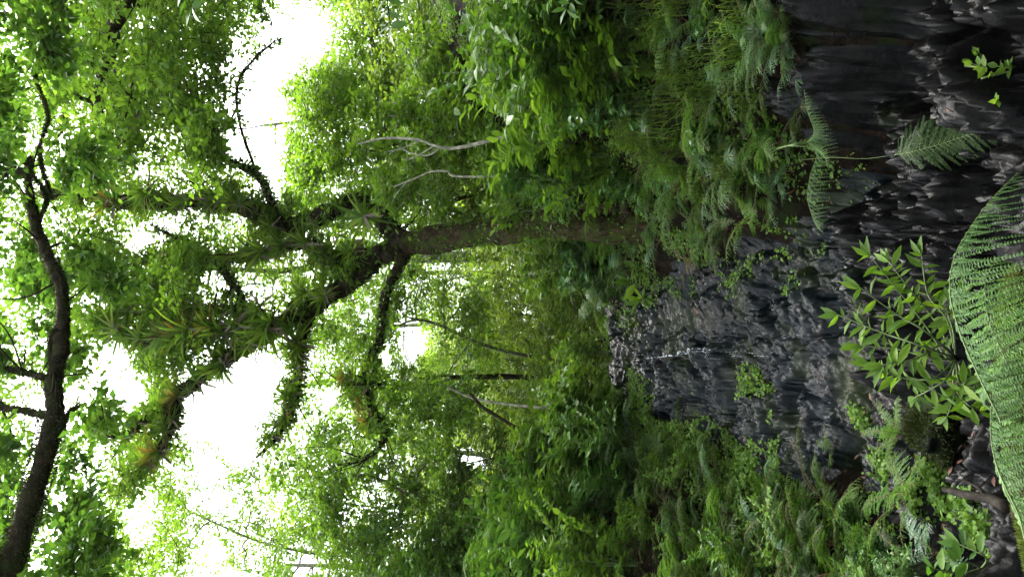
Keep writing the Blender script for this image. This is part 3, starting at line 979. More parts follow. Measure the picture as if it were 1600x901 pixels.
r = R_(43)  # unseen trees added around the camera to block skylight and darken the foreground
for k, (bx, by, x0, x1, y0, y1, z0, z1) in enumerate([(-3.2, -2.5, -5.5, 0, -5, 2.6, 4.6, 7.5), (3.6, -2.0, 0, 6, -5, 2.4, 4.8, 7.5), (5.0, 3.2, 2.9, 6.5, 1.5, 6.0, 2.6, 6.5), (.5, -6, -4, 4, -9, -4, 2.0, 7)]):
    cs = np.stack([r.uniform(x0, x1, 105), r.uniform(y0, y1, 105), r.uniform(z0, z1, 105)], -1)
    x_, y_ = proj(cs)
    ins = (cs[:, 1] > .2) & (x_ > -420) & (y_ > -330) & (y_ < 1230)
    cs = cs[~ins]
    g0 = gpt(bx, by)
    forest_tree('added_shade_tree', 'unseen tree added beside and behind the viewer to shade the stream bed', 'tree', [g0, g0 + [.1, 0, 2.2], g0 + [0, .1, 5]], .16, .08, cs, .8,
                M_LEAF_MID, .17, .09, 22, 12, M_BARK_BROWN, 700 + k, group='unseen trees added for shade', gap=False)


# ---- bare pale stems and dark leaning poles among the foliage
def stem_thing(name, label, px, Y, w0, w1, mat, cat='tree', sides=9, ground=True, side=None, rough=.25, leafy=None, group=None):
    if np.isscalar(Y): Y = np.full(len(px), Y)
    pts = [P(x, y, d) for (x, y), d in zip(px, Y)]
    if ground:
        g = pts[0].copy(); g[2] = float(H(g[0], g[1])) - .08
        if pts[0][2] > g[2] + .1: pts = [g] + pts
    path = catmull(pts, 8)
    d = np.linalg.norm(path - CAM, axis=1)
    rad = np.linspace(w0, w1, len(path)) * d / FPX / 2
    t = thing(name, label, cat, path[0], group)
    b = MB()
    tube(b, path, rad, sides, rough, 0, freq=6)
    for sp, sw in (side or []):
        p2 = catmull([P(x, y, Y[0]) for x, y in sp], 6)
        tube(b, p2, np.linspace(sw, sw * .4, len(p2)) * Y[0] / FPX / 2, 6, .2, 0)
    part('trunk' if cat == 'tree' else 'stem', b, [mat], t, True)
    if leafy:
        mat2, reg, n, R, L, W, seed = leafy
        c = MB(); rq = R_(seed)
        clump_leaves(c, region(n, *reg, min(Y) + .5, max(Y) + 1.6, rq), R, 22, 14, L, W, rq)
        if c.n: part('crown', c, [mat2, mat], t)
    return t


stem_thing('pale_sapling', 'white-barked sapling with a bent stem and thin bare side twigs', [(870, 203), (845, 205), (790, 214), (740, 226), (705, 232), (680, 228), (650, 218), (600, 216), (560, 225)], 8.7, 7, 2.5, M_BARK_PALE,
           side=[([(678, 228), (650, 245), (632, 250)], 3), ([(690, 230), (668, 243), (640, 238), (620, 228)], 3), ([(660, 218), (628, 232), (600, 238)], 2.5)], leafy=(M_LEAF_BRIGHT, (560, 720, 160, 240), 14, .38, .09, .045, 81))
stem_thing('arched_sapling', 'pale thin arching stem left of the bent white sapling', [(725, 276), (700, 268), (675, 268), (650, 278), (615, 292)], 9.0, 4, 2, M_BARK_PALE, side=[([(640, 280), (622, 300), (612, 318)], 2)], leafy=(M_LEAF_MID, (590, 690, 255, 320), 10, .35, .085, .04, 82))
stem_thing('short_pale_trunk', 'short pale trunk standing on the right bank near the photo edge', [(962, 44), (935, 47), (900, 55), (865, 62), (840, 68)], 6.5, 14, 9, M_BARK_PALE, leafy=(M_LEAF_MID, (760, 860, 20, 110), 12, .4, .10, .05, 83))
stem_thing('thin_leaning_trunk', 'thin dark green stem leaning across behind the bent white sapling', [(800, 182), (740, 196), (680, 208), (620, 225), (545, 245)], 9.7, 6, 3, M_BARK_BROWN)
stem_thing('mottled_trunk', 'mottled upright stem carrying the lowest bromeliad on the right bank', [(930, 185), (900, 192), (860, 200), (810, 210)], 8.8, 9, 6, M_BARK_GREY, leafy=(M_LEAF_MID, (740, 850, 190, 240), 8, .35, .09, .045, 84))
stem_thing('pale_leaning_stem', 'straight pale stem leaning behind the rock slope', [(945, 652), (900, 645), (860, 638), (800, 632), (740, 622), (700, 605)], 10.9, 6, 3, M_BARK_PALE)
stem_thing('dark_leaning_trunk', 'dark slanting trunk below the pale leaning stem', [(845, 692), (810, 670), (780, 652), (755, 636), (735, 615)], 10.8, 7, 5, M_BARK_DARK)
stem_thing('twin_trunk', 'second dark mossy stem close behind the big mossy trunk', [(960, 318), (900, 300), (840, 296), (760, 300), (690, 318)], 12.2, 10, 6, M_BARK_BROWN)
stem_thing('low_leaning_trunk', 'brown stem slanting through the shrubs on the right bank', [(860, 250), (800, 262), (730, 285), (690, 300)], 11.2, 5, 3, M_BARK_GREY)
for k, (x0, y0, x1, y1, Y, w) in enumerate([(950, 470, 800, 490, 17, 4), (945, 500, 780, 470, 18, 4), (960, 540, 810, 545, 19, 5), (950, 590, 790, 560, 18, 4), (940, 430, 760, 425, 16, 4), (950, 600, 830, 620, 20, 4), (930, 700, 700, 730, 15, 4), (890, 760, 700, 790, 14, 4), (900, 140, 700, 120, 13, 5), (905, 110, 740, 70, 13.5, 4)]):
    rq = R_(90 + k)
    stem_thing('slender_trunk', 'thin bare understorey stem half hidden in the foliage behind the slope', [(x0, y0), ((x0 + x1) / 2, (y0 + y1) / 2 + rq.normal() * 8), (x1, y1)], Y, w, w * .5, M_BARK_GREY, group='slender stems in the background foliage')

# ------------------------------------------------------------------ bromeliads
def brom_mesh(name, seed, n=30, L=.34, W=.028, mat=M_BROM, old=4):
    r = R_(seed)
    b = MB()
    for k in range(n):
        a = k * 2.399 + r.normal() * .1
        el_ = math.radians(80 - 62 * (k / n) ** .8) + r.normal() * .1
        l = L * (.65 + .5 * (k / n)) * (.85 + .3 * r.random())
        d = np.array([math.cos(a), math.sin(a)])
        nseg = 6
        t = np.linspace(0, 1, nseg)
        bend = el_ - t * (.55 + .5 * r.random())
        st = l / (nseg - 1)
        rad = np.concatenate([[0], np.cumsum(np.cos(bend[:-1]) * st)])
        z = np.concatenate([[0], np.cumsum(np.sin(bend[:-1]) * st)])
        c = np.stack([d[0] * rad, d[1] * rad, z], -1)
        w = W * np.array([1.1, 1.0, .95, .8, .55, .05]) * .5
        s = np.array([-d[1], d[0], 0])
        v = np.stack([c - s * w[:, None] + [0, 0, .006], c, c + s * w[:, None] + [0, 0, .006]], 1).reshape(-1, 3)
        q = [[i * 3 + j, i * 3 + j + 1, (i + 1) * 3 + j + 1, (i + 1) * 3 + j] for i in range(nseg - 1) for j in (0, 1)]
        b.add(v, None, q, 0)
    for k in range(old):
        a = r.uniform(0, 6.28)
        d = np.array([math.cos(a), math.sin(a), -.5 - r.random()])
        leaves(b, [[0, 0, 0]], [d], rdir(1, r), L * .7, W * 1.1, STRAP, 1)
    return b.mesh(name, [mat, M_BROM_OLD])


bm = [brom_mesh('bromeliad', 100 + i, n, L, W, m) for i, (n, L, W, m) in enumerate([(30, .34, .028, M_BROM), (24, .42, .03, M_BROM), (34, .28, .022, M_BROM), (26, .32, .03, M_BROM_RED)])]
BROM = [
    ('bromeliad rosette on the bough in the upper right canopy', 'bromeliads in the upper right canopy', 9.4,
     [(215, 130, 0, 1.1), (172, 203, 1, 1.0), (206, 200, 0, 1.0), (155, 215, 2, .9), (225, 170, 2, .8), (190, 165, 2, .7), (240, 90, 2, .8), (215, 268, 1, .8), (130, 150, 2, .8)]),
    ('bromeliad rosette on the bare winding branch beside the sky opening', 'bromeliads beside the right sky opening', 10.2,
     [(318, 172, 1, .95), (300, 190, 2, .9), (328, 225, 0, .9), (342, 250, 2, .9), (335, 205, 2, .8), (292, 128, 2, .7)]),
    ('bromeliad rosette on the thick dark level bough', 'bromeliads on the thick level bough', 10.0,
     [(300, 304, 1, .8), (262, 300, 0, .9), (340, 303, 2, .8), (185, 325, 3, .9), (228, 305, 2, .8), (285, 330, 0, .8), (370, 310, 2, .9), (325, 330, 2, .7), (140, 318, 2, .8)]),
    ('bromeliad rosette in the crowd above the fork of the mossy tree', 'bromeliads above the fork', 10.5,
     [(418, 375, 1, .9), (450, 372, 0, .9), (478, 380, 1, .8), (430, 358, 2, .8), (395, 392, 0, .8), (365, 400, 2, .8), (560, 350, 0, 1.0), (330, 396, 2, .9), (290, 400, 0, .8), (255, 398, 2, .8), (235, 405, 1, .7), (470, 435, 1, .8), (505, 385, 2, .7)]),
    ('bromeliad rosette on the short double bough between the two sky openings', 'bromeliads on the double bough', 10.0,
     [(300, 505, 1, 1.0), (340, 502, 3, .8), (262, 515, 0, .9), (230, 524, 2, .9), (200, 515, 0, .9), (380, 500, 0, .9), (330, 478, 0, .8), (280, 480, 1, .8), (235, 486, 2, .8), (190, 480, 0, .8), (150, 510, 1, .9), (300, 535, 3, .8), (355, 530, 1, .8)]),
    ('bromeliad rosette on the long diagonal limb of the mossy tree', 'bromeliads on the long diagonal limb', 9.9,
     [(425, 515, 0, .9), (445, 480, 1, .9), (395, 550, 2, .8), (350, 552, 2, .8), (320, 600, 1, .8), (355, 580, 0, .8), (290, 622, 3, .7), (270, 668, 2, .9), (262, 700, 3, .9), (240, 715, 0, .8), (222, 655, 2, .8), (180, 672, 2, .8), (500, 470, 2, .7), (205, 752, 0, .8)]),
    ('bromeliad rosette on the drooping limb left of the fork', 'bromeliads on the drooping limb', 10.3,
     [(478, 540, 0, .8), (462, 530, 1, .8), (468, 575, 2, .8), (490, 560, 0, .6), (455, 620, 2, .9), (448, 650, 0, .7), (430, 680, 2, .8), (440, 535, 2, .9)]),
    ('rusty orange bromeliad rosette on the thin curling limb', 'rusty bromeliads on the curling limb', 10.1,
     [(548, 572, 3, .5), (562, 625, 3, .5), (567, 662, 3, .55), (556, 645, 3, .42)]),
]
r = R_(15)
for lab, grp, Y, lst in BROM:
    lst = lst + [(x + r.normal() * 22, y + r.normal() * 22, int(r.integers(0, 3)), s * r.uniform(.5, .8)) for (x, y, k, s) in lst if 'rusty' not in lab]
    for (x, y, k, s) in lst:
        p = P(x, y, Y)
        s = s * 1.45
        best, bd = None, 9
        for path, rad in LIMBS:
            i = int(np.argmin(np.linalg.norm(path - p, axis=1)))
            d = np.linalg.norm(path[i] - p)
            if d < bd: bd, best = d, path[i]
        if best is not None and bd < .9: p = p * .35 + best * .65
        tow = unit(CAM - p); p = p + tow * .28 + np.array([0, 0, .05])
        o = link('bromeliad', bm[k], None, p)
        o.scale = (s, s, s)
        o.rotation_euler = (r.normal() * .5, r.normal() * .5, r.uniform(0, 6.28))
        tag(o, lab, 'bromeliad', grp)
o = link('bromeliad', bm[1], None, P(878, 197, 8.75)); o.scale = (1.15,) * 3
tag(o, 'large bright spiky bromeliad on the mottled stem, lowest of all the bromeliads', 'bromeliad')
o = link('bromeliad', bm[0], None, P(617, 760, 11.6)); o.scale = (1.0,) * 3
tag(o, 'yellow-green bromeliad clump in the dense dark tree at left', 'bromeliad')

# ------------------------------------------------------------------ ferns
def frond(b, path, up, Wm, npin=24, npl=12, droop=.15, start=.14, sweep=.35, r=None, stalk=1, srad=.004, lob=.5, both=(1, -1), wprof=None):
    """a twice-divided frond along a path: stalk in slot 1, leaflets in slot 0"""
    r = r or rng
    path = np.asarray(path, float)
    L = np.sum(np.linalg.norm(np.diff(path, axis=0), axis=1))
    n = len(path)
    tube(b, path, np.linspace(srad, srad * .25, n), 5, 0, stalk)
    tpar = np.linspace(0, 1, n)
    T, _, _ = frames(path)
    for s in both:
        t = start + (1 - start) * ((np.arange(npin) + .5 + (.25 if s > 0 else 0)) / npin)
        t = np.clip(t, 0, .995)
        p = np.stack([np.interp(t, tpar, path[:, j]) for j in range(3)], -1)
        tg = unit(np.stack([np.interp(t, tpar, T[:, j]) for j in range(3)], -1))
        S = unit(np.cross(tg, up)) * s
        Nn = unit(np.cross(S, tg)) * s
        u = (t - start) / (1 - start)
        prof = (np.minimum(1, .55 + u * 2.2) * (1 - u ** 2.2) ** .75) if wprof is None else wprof(u)
        lp = Wm * np.maximum(prof, .06) * (.92 + .16 * r.random(npin))
        dr = np.array([0, 0, -1.0]) * droop
        D = unit(S + tg * sweep + dr + .11 * r.normal(size=S.shape))
        # pinna axis bends down along its length
        k = (np.arange(npl) + .3) / npl
        ax = p[:, None] + D[:, None] * (lp[:, None] * k[None])[..., None] + np.array([0, 0, -1.0]) * (droop * .55 * lp[:, None] * k[None] ** 2)[..., None] 
        Dk = unit(D[:, None] + np.array([0, 0, -1.0]) * (droop * 1.1 * k[None])[..., None])
        Nk = Nn[:, None] * np.ones_like(Dk)
        Bk = unit(np.cross(Nk, Dk))
        pl = (lp[:, None] * .5 * lob * (1 - k[None] ** 1.8) ** .7 + .002)
        w = (lp / npl)[:, None] * np.ones_like(pl) * 1.02
        for s2 in (1, -1):
            dd = unit(Bk * s2 + Dk * .35 + .10 * r.normal(size=Dk.shape))
            miss = r.random(pl.shape) < .05
            pl = np.where(miss, pl * .25, pl * (.9 + .2 * r.random(pl.shape)))
            leaves(b, ax.reshape(-1, 3), dd.reshape(-1, 3), (Nk + .12 * r.normal(size=Nk.shape)).reshape(-1, 3), pl.reshape(-1), w.reshape(-1) * .8, PINN, 0)
        # the rib of every pinna
        e = ax[:, -1]
        sd2 = unit(Bk[:, 0]) * .0012
        v = np.stack([p - sd2 + Nn * .001, p + sd2 + Nn * .001, e], 1).reshape(-1, 3)
        b.add(v, np.arange(len(v)).reshape(-1, 3), None, stalk)


def frond_mesh(name, mat, L, Wm, npin, npl, elev, bend, droop, seed, lob=.5, start=.18):
    r = R_(seed)
    n = 22
    a = elev - np.linspace(0, 1, n) ** 1.1 * bend
    st = L / (n - 1)
    x = np.concatenate([[0], np.cumsum(np.cos(a[:-1]) * st)])
    z = np.concatenate([[0], np.cumsum(np.sin(a[:-1]) * st)])
    yv = .03 * L * np.sin(np.linspace(0, 3, n)) * r.normal()
    path = np.stack([x, yv, z], -1)
    b = MB()
    frond(b, path, np.array([0, 0, 1.0]), Wm, npin, npl, droop, r=r, srad=.0045, lob=lob, start=start)
    return b.mesh(name, [mat, M_TWIG_RED])


FK = {}
for kind, mat in (('green', M_FERN), ('blue', M_FERN_BLUE), ('pale', M_FERN_PALE), ('dark', M_FERN_DARK), ('dry', M_FERN_DRY)):
    FK[kind] = [frond_mesh('frond', mat, .62, .15, 17, 13, 1.15, 1.5, .2, 200, .21),
                frond_mesh('frond', mat, .70, .16, 18, 13, .85, 1.25, .25, 201, .21),
                frond_mesh('frond', mat, .55, .14, 16, 13, .6, 1.1, .3, 202, .22)]
SW = {k: [frond_mesh('frond', m, .6, .085, 26, 5, 1.0, 1.35, .15, 210 + i, .30, start=.12) for i in range(2)] for k, m in (('green', M_FERN), ('blue', M_FERN_BLUE), ('pale', M_FERN_PALE), ('dark', M_FERN_DARK))}
TF = {'green': [frond_mesh('frond', M_FERN, 1.7, .42, 26, 14, .95, 1.5, .25, 230 + i, .15) for i in range(2)],
      'dark': [frond_mesh('frond', M_FERN_DARK, 1.7, .42, 26, 14, .95, 1.5, .25, 235 + i, .15) for i in range(2)]}


def fern(p, s, kind, nf, label, group=None, seed=0, table=FK, az0=0, spread=6.283, name='fern', cat='fern', tilt=0):
    r = R_(seed)
    s = s * 1.25
    t = thing(name, label, cat, np.array(p) + [0, 0, .07 * s], group)
    t.scale = (s, s, s)
    t.rotation_euler = (tilt * r.normal(), tilt * r.normal(), 0)
    ms = table[kind]
    for k in range(nf):
        f = link('frond', ms[k % len(ms)], t)
        f.rotation_euler = (r.normal() * .12, r.normal() * .15, az0 + spread * (k + .4 * r.random()) / nf)
        q = .8 + .35 * r.random()
        f.scale = (q, q, q)
    return t


def at_ground(x, y, dz=0.0, ymin=2.2):
    q = rayground(x, y, ymin)
    q = q.copy(); q[2] += dz
    return q


# named clumps seen one by one in the photograph
SPEC = [
    (1120, 165, .75, 'green', FK, 7, 'bright green fern with one tall upright frond on the grassy right bank'),
    (1165, 262, .8, 'blue', FK, 7, 'blue-green fern with broad fronds in the middle of the right bank'),
    (1130, 215, .7, 'green', FK, 6, 'mid-green fern below the grassy patch of the right bank'),
    (1075, 288, .8, 'blue', FK, 8, 'blue-green fern nearest the foot of the mossy trunk'),
    (1200, 330, .7, 'green', FK, 7, 'fine-leaved green fern at the lip of the right bank over the stream'),
    (1140, 345, .6, 'pale', SW, 7, 'narrow light green sword fern on the lip of the right bank'),
    (1090, 405, .5, 'dry', FK, 6, 'withered pinkish-brown fern between the trunk and the rock slope'),
    (1060, 330, .6, 'blue', FK, 6, 'small blue-green fern under the mossy trunk'),
    (985, 165, .5, 'pale', FK, 5, 'small silvery fern under the spiky bromeliad on the right'),
    (1215, 60, .62, 'blue', SW, 9, 'glossy silvery sword fern hanging at the top right corner of the bank'),
    (1235, 20, .62, 'blue', SW, 8, 'silver-green sword fern at the very edge of the right bank'),
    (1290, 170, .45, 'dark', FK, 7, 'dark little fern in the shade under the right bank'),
    (1265, 95, .45, 'blue', FK, 6, 'small blue-green fern over the brown litter of the right bank'),
    (1230, 260, .5, 'green', FK, 6, 'little green fern beside the hanging pale fronds'),
    (940, 845, .95, 'green', SW, 8, 'large bright sword fern on the left bank with feathery upright fronds'),
    (985, 770, .8, 'blue', FK, 8, 'pale feathery fern at the upper left of the rock slope'),
    (1010, 855, .8, 'green', FK, 8, 'mid-green fern below the large bright sword fern'),
    (1060, 720, .6, 'blue', FK, 7, 'thin silvery fern rising at the left edge of the rock slope'),
    (1110, 830, .75, 'dark', FK, 8, 'dark fern deep in the left bank'),
    (1150, 765, .7, 'blue', FK, 8, 'blue-green fern just left of the creeping plants'),
    (1190, 880, .7, 'dark', FK, 8, 'dark green fern at the lower left edge of the picture'),
    (1260, 860, .62, 'pale', SW, 8, 'bright yellow-green fern standing out on the lower left bank'),
    (1315, 760, .55, 'pale', FK, 7, 'pale fern with rounded fronds below the wet rock'),
    (1425, 680, .45, 'green', SW, 7, 'upright fern with scalloped fronds on the mossy boulder'),
    (1450, 775, .55, 'green', FK, 9, 'star-shaped green fern above the dark hollow'),
    (1370, 815, .5, 'green', FK, 6, 'small green fern left of the star-shaped fern'),
    (1480, 862, .45, 'blue', FK, 7, 'small fern below the forked dead branch'),
    (1440, 870, .45, 'dark', SW, 6, 'dark narrow fern on the brown litter at lower left'),
    (1085, 890, .75, 'green', FK, 8, 'green fern at the left edge of the picture beside the bank shrubs'),
    (1320, 700, .3, 'green', FK, 5, 'tiny fern on the wet rock by the creeping plants'),
    (1020, 800, .6, 'green', FK, 6, 'narrow green fern between two paler ferns on the left bank'),
]
for i, (x, y, s, kind, tb, nf, lab) in enumerate(SPEC):
    fern(at_ground(x, y, -.02), s, kind, nf, lab, seed=300 + i, table=tb, tilt=.12)
# anonymous ferns that thicken the banks
r = R_(17)
def bank_ferns(n, x0, x1, y0, y1, kinds, smin, smax, lab, grp, seed, excl=None):
    r = R_(seed); k = 0; tr_ = 0
    while k < n and tr_ < n * 20:
        tr_ += 1
        x, y = r.uniform(x0, x1), r.uniform(y0, y1)
        q = rayground(x, y, 3.0)
        if q is None: continue
        xr_, xl_ = np.interp(q[1], KY, KR), np.interp(q[1], KY, KL)
        if xl_ - .12 < q[0] < xr_ + .12: continue
        kind = kinds[r.integers(len(kinds))]
        fern(q - np.array([0, 0, .02]), r.uniform(smin, smax), kind, int(r.integers(5, 8)), lab, grp, seed * 100 + k, az0=r.uniform(0, 6), tilt=.15)
        k += 1


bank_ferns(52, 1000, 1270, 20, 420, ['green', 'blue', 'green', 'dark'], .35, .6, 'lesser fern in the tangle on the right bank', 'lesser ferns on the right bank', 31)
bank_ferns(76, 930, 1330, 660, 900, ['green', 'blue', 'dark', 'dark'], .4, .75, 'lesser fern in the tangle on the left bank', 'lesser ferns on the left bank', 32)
bank_ferns(26, 900, 1000, 300, 700, ['green', 'blue', 'green'], .45, .8, 'fern on the rise above the head of the rock slope', 'ferns above the rock slope', 33)


# tree ferns and palms further back
def tree_fern(x, y, Y, s, kind, nf, label, seed, tall=1.4):
    c = P(x, y, Y)
    g0 = gpt(c[0], c[1])
    t = thing('tree_fern', label, 'tree fern', g0)
    b = MB()
    top = c
    p = catmull([g0, g0 * .5 + top * .5 + [.06, 0, 0], top], 6)
    tube(b, p, np.linspace(.09, .06, len(p)) * s, 9, .35, 0, freq=14)
    part('trunk', b, [M_BARK_BROWN], t, True)
    r = R_(seed)
    for k in range(nf):
        f = link('frond', TF[kind][k % 2], t, tuple(top - g0))
        f.rotation_euler = (r.normal() * .1, r.normal() * .18, 6.283 * (k + .3 * r.random()) / nf)
        q = s * (.8 + .3 * r.random())
        f.scale = (q, q, q)


tree_fern(810, 730, 11.2, .75, 'dark', 11, 'tree fern with wide dark fronds on the left slope under the dark leaning trunk', 401)
tree_fern(800, 850, 10.4, .8, 'green', 11, 'tree fern fanning bright fronds at the left edge of the slope', 402)
tree_fern(655, 590, 14.5, .7, 'green', 10, 'palm-like tree fern high behind the curling mossy limb', 403)
tree_fern(880, 790, 10.2, .55, 'dark', 10, 'low tree fern between the shrubs of the left bank', 404)
tree_fern(850, 640, 15.5, .6, 'green', 10, 'distant tree fern beside the pale leaning stem', 405)

# ---- hero fronds in the foreground
hero = thing('giant_fern', 'giant pale green fern arching over the stream right in front of the viewer', 'fern', (-.85, 1.75, float(H(-.85, 1.75))))
hb = np.array(hero.location)


def hero_frond(px, Ys, Wm, npin, npl, droop, up, mat, parent, srad=.0022, sweep=.3, start=.1, lob=.5, seed=1, both=(1, -1), root=None, wprof=None):
    pts = [P(x, y, d) for (x, y), d in zip(px, Ys)]
    if root is not None:
        pts = [root] + pts
    path = catmull(pts, 8)
    b = MB()
    frond(b, path, np.asarray(up, float), Wm, npin, npl, droop, start, sweep, R_(seed), srad=srad, lob=lob, both=both, wprof=wprof)
    return part('frond', b, [mat, M_STEM_GREEN], parent)


pf = lambda u: np.minimum(1, .75 + u * .8) * (1 - u ** 3) ** .8
hero_frond([(1600, 735), (1560, 650), (1528, 585), (1500, 520), (1484, 455), (1492, 400), (1520, 350), (1555, 305), (1590, 270)], lin(1.95, 2.3, 9), .165, 30, 28, .7, (0, -.5, 1), M_FERN_HERO, hero, root=hb, start=.22, lob=.14, seed=5, wprof=pf, sweep=.3)
hero_frond([(1640, 900), (1590, 800), (1555, 720), (1548, 650), (1560, 590), (1580, 540)], lin(1.8, 2.15, 6), .13, 27, 26, .75, (0, -.5, 1), M_FERN_HERO, hero, root=hb, start=.2, lob=.145, seed=6, wprof=pf, sweep=.25)
hero_frond([(1640, 760), (1600, 640), (1570, 560), (1545, 500), (1540, 440), (1560, 400)], lin(1.9, 2.45, 6), .13, 30, 22, .3, (0, -.8, .6), M_FERN, hero, root=hb, start=.2, lob=.2, seed=7, wprof=pf)
hero_frond([(1660, 720), (1620, 600), (1590, 520), (1575, 470), (1590, 430)], lin(1.9, 2.6, 5), .13, 26, 22, .3, (0, -.9, .5), M_FERN_DARK, hero, root=hb, start=.2, lob=.2, seed=8, wprof=pf)
hero_frond([(1640, 860), (1600, 820), (1568, 760), (1560, 720), (1575, 690)], lin(1.85, 2.0, 5), .10, 24, 16, .6, (0, -.5, 1), M_FERN, hero, root=hb, start=.2, lob=.2, seed=9, wprof=pf)

# pale fronds hanging off the lip of the right bank
hang = thing('hanging_fern', 'pair of narrow pale fronds hanging in mid-air from a stalk over the dark stream', 'fern', P(1205, 236, 6.05))
hero_frond([(1230, 228), (1262, 222), (1272, 205), (1262, 175), (1256, 140)], lin(5.3, 5.0, 5), .09, 24, 16, .8, (0, -.6, 1), M_FERN_PALE, hang, srad=.004, start=.3, lob=.2, root=P(1205, 236, 6.05), seed=11)
hero_frond([(1230, 228), (1262, 222), (1276, 240), (1266, 275), (1262, 310), (1272, 345), (1280, 358)], lin(5.3, 4.9, 7), .11, 30, 16, .8, (0, -.6, 1), M_FERN_PALE, hang, srad=.004, start=.25, lob=.2, root=P(1205, 236, 6.05), seed=12, wprof=pf)
hero_frond([(1230, 228), (1280, 235), (1295, 265)], lin(5.3, 5.0, 3), .035, 14, 6, .5, (0, -.6, 1), M_FERN, hang, srad=.003, start=.5, lob=.4, root=P(1205, 236, 6.05), seed=13)
# dark frond seen from below
sh = at_ground(1590, 60, 0)
dk = thing('shaded_fern', 'broad dark green fern frond lying across the shadowed stream bed', 'fern', P(1250, 250, 5.9))
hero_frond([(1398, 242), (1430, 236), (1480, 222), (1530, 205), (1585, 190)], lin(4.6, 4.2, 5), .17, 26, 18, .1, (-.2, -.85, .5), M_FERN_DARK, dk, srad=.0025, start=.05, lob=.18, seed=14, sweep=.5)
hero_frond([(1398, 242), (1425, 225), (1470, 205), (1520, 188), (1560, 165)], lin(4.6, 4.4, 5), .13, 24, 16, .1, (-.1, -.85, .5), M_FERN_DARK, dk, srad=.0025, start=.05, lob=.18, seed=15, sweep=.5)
hero_frond([(1250, 250), (1300, 246), (1350, 248), (1398, 242)], lin(5.9, 4.6, 4), .004, 3, 2, .1, (0, -.8, .5), M_FERN_DARK, dk, srad=.0025, start=.9, seed=16)

# ------------------------------------------------------------------ shrubs
def shrub_mesh(seed, mat, h, nst, L, W, nlf=16, tmpl=LEAF8, spread=.5, sub=3):
    r = R_(seed); b = MB()
    for k in range(nst):
        a = r.uniform(0, 6.28); lean = spread * (.3 + .9 * r.random())
        hh = h * (.6 + .5 * r.random())
        pts = [[0, 0, -.05], [math.cos(a) * lean * .25 * h, math.sin(a) * lean * .25 * h, hh * .45], [math.cos(a) * lean * h * .8, math.sin(a) * lean * h * .8, hh]]
        p = catmull(pts, 6)
        tube(b, p, np.linspace(.007, .002, len(p)) * (h / .6) ** .5, 4, 0, 1)
        for j in range(sub + 1):
            if j == 0: o, e = p[4], p[-1]
            else:
                o = p[int(r.integers(3, len(p) - 2))]; e = o + unit(p[-1] - p[3] + .9 * h * rdir(1, r)[0]) * h * .42
                b.add([o + [.002, 0, 0], o - [.002, 0, 0], e], [[0, 1, 2]], None, 1)
            t = np.linspace(.15, 1, nlf)[:, None]
            q = o + (e - o) * t
            ax = unit(e - o)
            sd_ = unit(np.cross(ax, [0, 0, 1.0]))
            sg = np.where(np.arange(nlf) % 2, 1, -1)[:, None]
            D = unit(ax * .6 + sd_ * sg + .35 * rdir(nlf, r) + [0, 0, -.1])
            s = (.6 + .6 * r.random(nlf))
            leaves(b, q, D, np.array([0, 0, 1.0]) + .5 * rdir(nlf, r), L * s, W * s, tmpl, 0)
    return b.mesh('shrub', [mat, M_STEM_GREEN])


SH = [shrub_mesh(500, M_LEAF_BRIGHT, .6, 8, .085, .042), shrub_mesh(501, M_LEAF_MID, .7, 9, .10, .045), shrub_mesh(502, M_LEAF_GLOSS, .55, 8, .11, .05),
      shrub_mesh(503, M_LEAF_DARK, .8, 10, .09, .04), shrub_mesh(504, M_LEAF_OLIVE, .7, 9, .075, .035)]


def shrubs(n, x0, x1, y0, y1, kinds, smin, smax, lab, grp, seed, far=False):
    r = R_(seed); k = 0; tr_ = 0
    while k < n and tr_ < n * 20:
        tr_ += 1
        x, y = r.uniform(x0, x1), r.uniform(y0, y1)
        q = rayground(x, y, 3.0)
        if q is None: continue
        xr_, xl_ = np.interp(q[1], KY, KR), np.interp(q[1], KY, KL)
        if q[1] < 11.5 and xl_ - .2 < q[0] < xr_ + .15: continue
        if 305 < y < 400 or (190 < y < 240 and x < 1000) or (28 < y < 80 and x < 1000): continue
        o = link('shrub', SH[kinds[r.integers(len(kinds))]], None, q - np.array([0, 0, .03]))
        s = r.uniform(smin, smax); o.scale = (s, s, s * r.uniform(.85, 1.2))
        o.rotation_euler = (r.normal() * .15, r.normal() * .15, r.uniform(0, 6.28))
        tag(o, lab, 'shrub', grp); k += 1


shrubs(34, 880, 1010, 0, 330, [0, 1, 2, 2, 3], .8, 1.5, 'leafy shrub along the top of the right bank', 'shrubs along the top of the right bank', 51)
shrubs(14, 1000, 1250, 10, 420, [0, 1, 2, 0], .3, .5, 'small leafy plant among the ferns of the right bank', 'small plants on the right bank', 52)
shrubs(40, 880, 990, 360, 700, [0, 4, 1, 2], .8, 1.5, 'leafy shrub on the rise behind the rock slope', 'shrubs behind the rock slope', 53)
shrubs(44, 860, 1010, 640, 900, [1, 2, 3, 0], .9, 1.6, 'leafy shrub high on the left bank', 'shrubs high on the left bank', 54)
shrubs(20, 1000, 1280, 700, 900, [0, 1, 3, 2], .35, .6, 'small leafy plant among the ferns of the left bank', 'small plants on the left bank', 55)
shrubs(16, 1280, 1560, 760, 900, [3, 1, 2], .22, .4, 'little green plant near the dark hollow at lower left', 'little plants near the hollow', 56)

